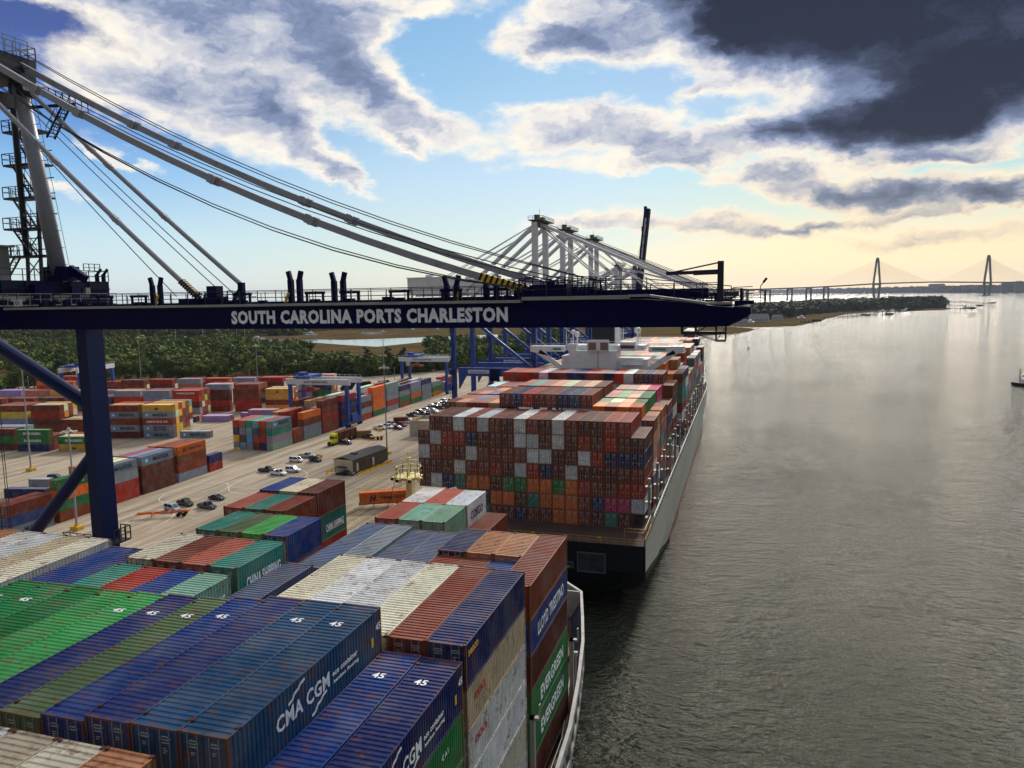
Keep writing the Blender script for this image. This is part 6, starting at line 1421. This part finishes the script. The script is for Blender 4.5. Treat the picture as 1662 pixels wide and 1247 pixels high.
wood('headland_woods', 'dark wooded headland under the far bridge', multi([A2(1200, 522), A2(1260, 518), A2(1310, 512), A2(1345, 508), A2(1400, 505), A2(1460, 503.0), A2(1515, 502.0)], .62), 1500, 46, 13, 17, 3.2, LFD)
wood('headland_point_woods', 'dark tree clump at the tip of the wooded headland', multi([A2(1440, 502), A2(1500, 500.5), A2(1528, 500)], .10), 200, 46, 16, 26, 4.5, LFD)
# houses and sheds among the trees
HW = mat('house_wall_white', rgb(214, 214, 208), .8); HR = mat('house_roof_grey', rgb(110, 116, 120), .8); HRG = mat('house_roof_green', rgb(90, 140, 118), .8)
def house(px, py, w_, d_, h, lb, roof=HR, rz=0, z=-2):
    q = atz(px, py, z); o = tag(empty('house', (q.x, q.y, z), rz), lb, 'house', 'houses along the far creek and headland')
    MB().box(-w_/2, 0, 0, w_/2, d_, h).obj('wall', HW, o)
    b = MB(); b.add([(-w_/2-.6, -.6, h), (w_/2+.6, -.6, h), (w_/2+.6, d_+.6, h), (-w_/2-.6, d_+.6, h), (-w_/2+2, d_/2, h+d_*.35), (w_/2-2, d_/2, h+d_*.35)], [(0,1,5,4),(1,2,5),(2,3,4,5),(3,0,4)]); b.obj('roof', roof, o)
    for k in range(int(w_/3.5)): MB().box(-w_/2+1.2+k*3.5, -.06, 1.2, -w_/2+2.8+k*3.5, -.01, h*.8).obj('window', GLASS, o)
for a in ((52, 549, 26, 14, 7, 'long pale house with green roof at far left beyond the woods', HRG), (398, 540, 40, 24, 13, 'large grey white house with hipped roof above the marina'), (480, 541, 26, 14, 9, 'pale house right of the marina beyond the creek'), (300, 545, 36, 14, 5, 'long low white boat shed at the marina left end'), (340, 545, 24, 12, 5, 'white boat shed right of the long low one'),
          (660, 536, 18, 12, 6, 'small pale house beyond the marsh and creek'), (700, 535, 18, 12, 7, 'small pale house right of the smaller creek house'), (1232, 523, 34, 18, 8, 'wide white house with columns at the shore of the headland'), (1262, 520, 20, 12, 6, 'white house with grey roof right of the columned house'), (1205, 527, 18, 12, 5, 'small white house near the marsh point on the headland')):
    house(*a)
# marina: boats and masts
BH = MB(); loft(BH, [(-6, [(.1, 0), (1.4, .9), (1.7, 1.5)]), (-3, [(.8, -.3), (1.9, .6), (2.1, 1.5)]), (2, [(.8, -.3), (1.9, .6), (2.0, 1.6)]), (6.5, [(.02, .5), (.05, 1), (.1, 1.9)])]); BHm = BH.mesh('boat_hull', SHIPW)
BC = MB(); BC.box(-3.4, -1.3, 1.5, 2.2, 1.3, 2.9); BC.box(-2.2, -1.1, 2.9, 1.0, 1.1, 4.1); BCm = BC.mesh('boat_cabin', SHIPW); BWn = MB().box(-3.45, -1.32, 2.1, 2.25, 1.32, 2.6).mesh('cabin_windows', GLASS)
def boat(px, py, s, lb, rz, mast=0, z=-2.2):
    q = atz(px, py, z); o = tag(empty('motor_boat' if not mast else 'sailing_boat', (q.x, q.y, z), rz), lb, 'boat', 'small boats along the creek and headland'); o.scale = (s, s, s)
    inst('hull', BHm, o); c = inst('cabin', BCm, o); inst('cabin_windows', BWn, c)
    if mast: b = MB(); b.tube((0, 0, 1), (0, 0, mast), .14, .08, n=5); b.obj('mast', SHIPW, o)
bp_ = [(232, 551), (252, 552), (270, 557), (286, 562), (300, 553), (330, 556), (350, 560), (362, 557), (372, 556), (385, 553), (392, 555), (398, 558), (405, 552), (418, 553), (428, 556), (505, 545)]
for i, (px, py) in enumerate(bp_): boat(px, py, 1.35, f"white boat in the marina beyond the woods, {ORD[i+1]} from left", random.uniform(-.5, .8), mast=(22 if i in (5, 9, 3, 11) else 0), z=1.0)
for i, (px, py) in enumerate(((1199, 525.5), (1218, 525), (1300, 517.5), (1432, 507), (1448, 506), (1470, 504.5), (1566, 501.5), (1577, 500.5), (1588, 497))): boat(px, py, 1.6, f"small boat moored along the headland, {ORD[i+1]} from left", random.uniform(-.5, 3), z=-3)
# docks on the headland
DOCKW = mat('weathered_dock_timber', rgb(58, 50, 44), .95, spec=0)
def dock(p0, p1, lb, shed=None):
    a = atz(*p0, -3); c = atz(*p1, -3); o = tag(empty('wooden_dock', (0, 0, 0)), lb, 'dock', 'long wooden docks off the headland'); o.location = (a.x, a.y, -3)
    b = MB(); d = Vector((c.x-a.x, c.y-a.y, 0)); b.bar((0, 0, 3.2), d+Vector((0, 0, 3.2)), 3.0, .8); b.obj('walkway', DOCKW, o)
    b = MB(); n = max(4, int(d.length/16))
    for k in range(n+1): q = d*(k/n); b.cbox(q.x, q.y, -1, 1.3, 1.3, 6.2)
    b.obj('piles', DOCKW, o)
    if shed: b = MB(); b.cbox(d.x, d.y, 2.6, 14, 9, 3.4); b.cbox(d.x, d.y, 6.0, 17, 12, .9); b.obj('boat_shelter', DOCKW, o)
for p0, p1, lb in (((1337, 520), (1405, 515.5), 'lowest wooden dock left of the headland shore'), ((1352, 516.5), (1443, 514), 'long dock below the headland trees, with a boat shelter'), ((1368, 512.5), (1478, 507), 'longest dock below the headland trees'), ((1533, 502.8), (1577, 503.6), 'front dock off the headland tip'), ((1533, 497), (1590, 499), 'middle dock off the headland tip'), ((1541, 490.5), (1611, 494), 'farthest dock off the headland tip'), ((1300, 525.5), (1326, 525.5), 'short pier off the marsh shore')): dock(p0, p1, lb, 1)

# ---------------------------------------------------------------- cable stayed bridge
BRG = mat('bridge_concrete', rgb(78, 80, 92), .8)
br = tag(empty('cable_stayed_bridge', (1000, 5000, 0)), 'long cable stayed bridge with two diamond towers across the river', 'bridge')
def bq(b, n, m=BRG): o = b.obj(n, m, br); o.location = (-1000, -5000, 0); return o
T1 = atz(1422, 484.5, -3); T2 = atz(1601.5, 480.5, -3); dv = (T2-T1); dv.z = 0; dh = dv.normalized(); nrm = Vector((-dh.y, dh.x, 0))
print('bridge towers', T1, T2)
for T, pxt in ((T1, 420.5), (T2, 416)):
    D_ = T.dot(Vector((_F.x, _F.y, 0)).normalized()); 
    hz = 53+((CAM_H+3)/( (484.5-468.6) if T is T1 else (480.5-465.4)))*((468.6 if T is T1 else 465.4)-pxt)
    zd = 53+((CAM_H+3)/((484.5-468.6) if T is T1 else (480.5-465.4)))*((468.6 if T is T1 else 465.4)-(460.5 if T is T1 else 458.5)); 
    if T is T1: Z1, ZD1 = hz, zd
    else: Z2, ZD2 = hz, zd
    b = MB(); r_ = _R0; 
    for sg in (-1, 1):
        k = D_/1230
        foot = T+r_*(sg*3.4*k); knee = T+r_*(sg*5.4*k); knee.z = zd-2; top = T+r_*(sg*1.2*k); top.z = hz
        b.bar(foot+Vector((0,0,0)), knee, 3.6*k*.9, 3.2*k*.9, up=(0,1,0)); b.bar(knee, top, 3.0*k*.9, 3.0*k*.9, up=(0,1,0))
    b.bar(T+r_*(-5.4*k)+Vector((0,0,zd-2)), T+r_*(5.4*k)+Vector((0,0,zd-2)), 2*k, 2*k); b.cbox(T.x, T.y, hz-2*k, 3.6*k, 3*k, 4*k)
    b.cbox(T.x, T.y, -4, 18*k, 12*k, 6); bq(b, 'tower')
b = MB(); dl = [(-3.2, 56), (-1.9, 56.5), (-1.45, 57), (-1.0, 59.5), (-.55, 65.5), (-.25, 73.5), (0, ZD1), (.5, ZD1*.5+ZD2*.5+6), (1, ZD2), (1.6, ZD2-4), (2.6, 40)]
for (t0, z0), (t1, z1) in zip(dl, dl[1:]): p = T1+dv*t0; q = T1+dv*t1; p.z = z0; q.z = z1; b.bar(p, q, 38, 7)
bq(b, 'deck')
b = MB()
for t0, z0 in ((-1.6, 53), (-1.4, 53), (-1.22, 54), (-1.05, 56), (-.88, 57), (-.71, 60), (-.56, 62), (-.42, 65), (1.9, 66)):
    b = MB(); p = T1+dv*t0; b.cbox(p.x-12, p.y, -3, 9, 9, z0+3); b.cbox(p.x+12, p.y, -3, 9, 9, z0+3); b.box(p.x-16.5, p.y-4.5, z0-5, p.x+16.5, p.y+4.5, z0-.5); bq(b, 'pier')
CBL = mat('bridge_cable', rgb(150, 140, 116), .6)
for T, hz, zd in ((T1, Z1, ZD1), (T2, Z2, ZD2)):
    b = MB()
    for sg in (-1, 1):
        for k in range(1, 15):
            q = T+dv*(sg*.5*k/14.5); q.z = zd; p = T.copy(); p.z = hz-8-(14-k)*5; b.bar(p, q, .75, .75)
    bq(b, 'stay_cables', CBL)
# far city shore: buildings and tree mass
CITY = mat('far_city_wall', rgb(92, 88, 84), .9, 0, .3, .002)
for i, (px, w_, h) in enumerate(((1521, 150, 88), (1541, 90, 54), (1500, 60, 58), (1480, 90, 40), (1570, 80, 50), (1585, 60, 66), (1640, 120, 80), (1655, 60, 90), (1620, 110, 56), (1462, 60, 46))):
    q = atz(px, 475.2, -1); o = tag(empty('city_building', (q.x, q.y, -1)), f"blocky building on the far city shore, {ORD[sorted([1521,1541,1500,1480,1570,1585,1640,1655,1620,1462]).index(px)+1]} from left", 'building', 'buildings on the far city shore')
    MB().box(-w_/2, 0, 0, w_/2, 60, h).obj('wall', CITY, o); MB().box(-w_/2+8, 8, h, w_/2-8, 50, h+6).obj('roof', CITY, o)
wood('far_shore_trees', 'blue grey tree and city mass along the far shore', multi([A2(1236, 474.8), A2(1280, 475.2), A2(1330, 476.2), A2(1430, 476), A2(1540, 475.6), A2(1662, 475.2), A2(1760, 474)], .25), 1700, 10, 85, 40, 26, mat('far_shore_foliage', rgb(48, 56, 34), .9, spec=0))
# ---------------------------------------------------------------- tug, buoy
q = atz(1645, 627, -3); tg = tag(empty('tug_boat', (q.x+6.5, q.y+1, -3), 0), 'black tug boat entering at the right edge of the river', 'tug')
TB = MB(); loft(TB, [(-7.5, [(.1, .4), (.2, 1.6), (.3, 2.4)]), (-5.5, [(1.6, -.5), (2.6, 1.0), (3.0, 2.2)]), (-1, [(2.6, -.8), (4.2, .8), (4.4, 1.7)]), (8, [(2.6, -.8), (4.4, .8), (4.5, 1.5)]), (14, [(2.0, -.4), (3.9, .8), (4.1, 1.7)])]); TB.obj('hull', mat('tug_black', rgb(12, 12, 18), .5), tg)
MB().box(-2.5, -2.3, 1.6, 7, 2.3, 4.2).box(-1.4, -1.7, 4.2, 4, 1.7, 6.8).obj('wheelhouse', SHIPW, tg); MB().box(-1.45, -1.75, 5.1, 4.05, 1.75, 6.2).obj('windows', GLASS, tg)
MB().bar((-3.4, 0, 2), (-3.4, 0, 10), .35).bar((-4.3, 0, 4.5), (-2.6, 0, 4.5), .3).tube((3, 0, 6.8), (3, 0, 10), .3, .15).obj('mast', DARK, tg)
for i, (px, py) in enumerate(((1214.6, 567.3),)):
    q = atz(px, py, -3); o = tag(empty('river_buoy', (q.x, q.y, -3)), 'small dark channel buoy in the bright river', 'buoy'); b = MB(); b.tube((0,0,-.3), (0,0,1), 1.3, 1.2, n=10); b.tube((0,0,1), (0,0,4), .7, .1, n=6); b.obj('float', BLK, o)
# fence along the back of the yard
fn = tag(empty('perimeter_fence', (-392, 402, 0)), 'dark perimeter fence between the yard and the woods', 'fence'); b = MB(); pp = [(-470, 349), (-391, 401), (-299.5, 435), (-244.5, 454), (-201, 518), (-171, 638)]
for a_, c_ in zip(pp, pp[1:]): b.rail([(a_[0]+392, a_[1]-402, 0), (c_[0]+392, c_[1]-402, 0)], 2.4, .06, 4)
b.obj('posts_and_wire', DARK, fn)

hz = MB().box(-16000, -1500, -7, 9500, 17000, 330).obj('haze', None)
hm = bpy.data.materials.new('river_haze'); hm.use_nodes = True; n_ = hm.node_tree.nodes; n_.remove(n_['Principled BSDF'])
pv = n_.new('ShaderNodeVolumePrincipled'); pv.inputs['Color'].default_value = (.72, .82, 1, 1); pv.inputs['Density'].default_value = 2.5e-5; pv.inputs['Anisotropy'].default_value = .2
hm.node_tree.links.new(pv.outputs[0], n_['Material Output'].inputs['Volume']); hz.data.materials.append(hm); hz['kind'] = 'stuff'; hz['label'] = 'thin even haze over the river and far shore'
wood('creek_near_woods', 'dark trees along the creek bank left of the marina houses', multi([A2(-120, 556), A2(60, 552), A2(180, 549), A2(300, 547.5), A2(420, 546), A2(500, 544)], .3), 900, 90, 10, 16, 1.6, LF)
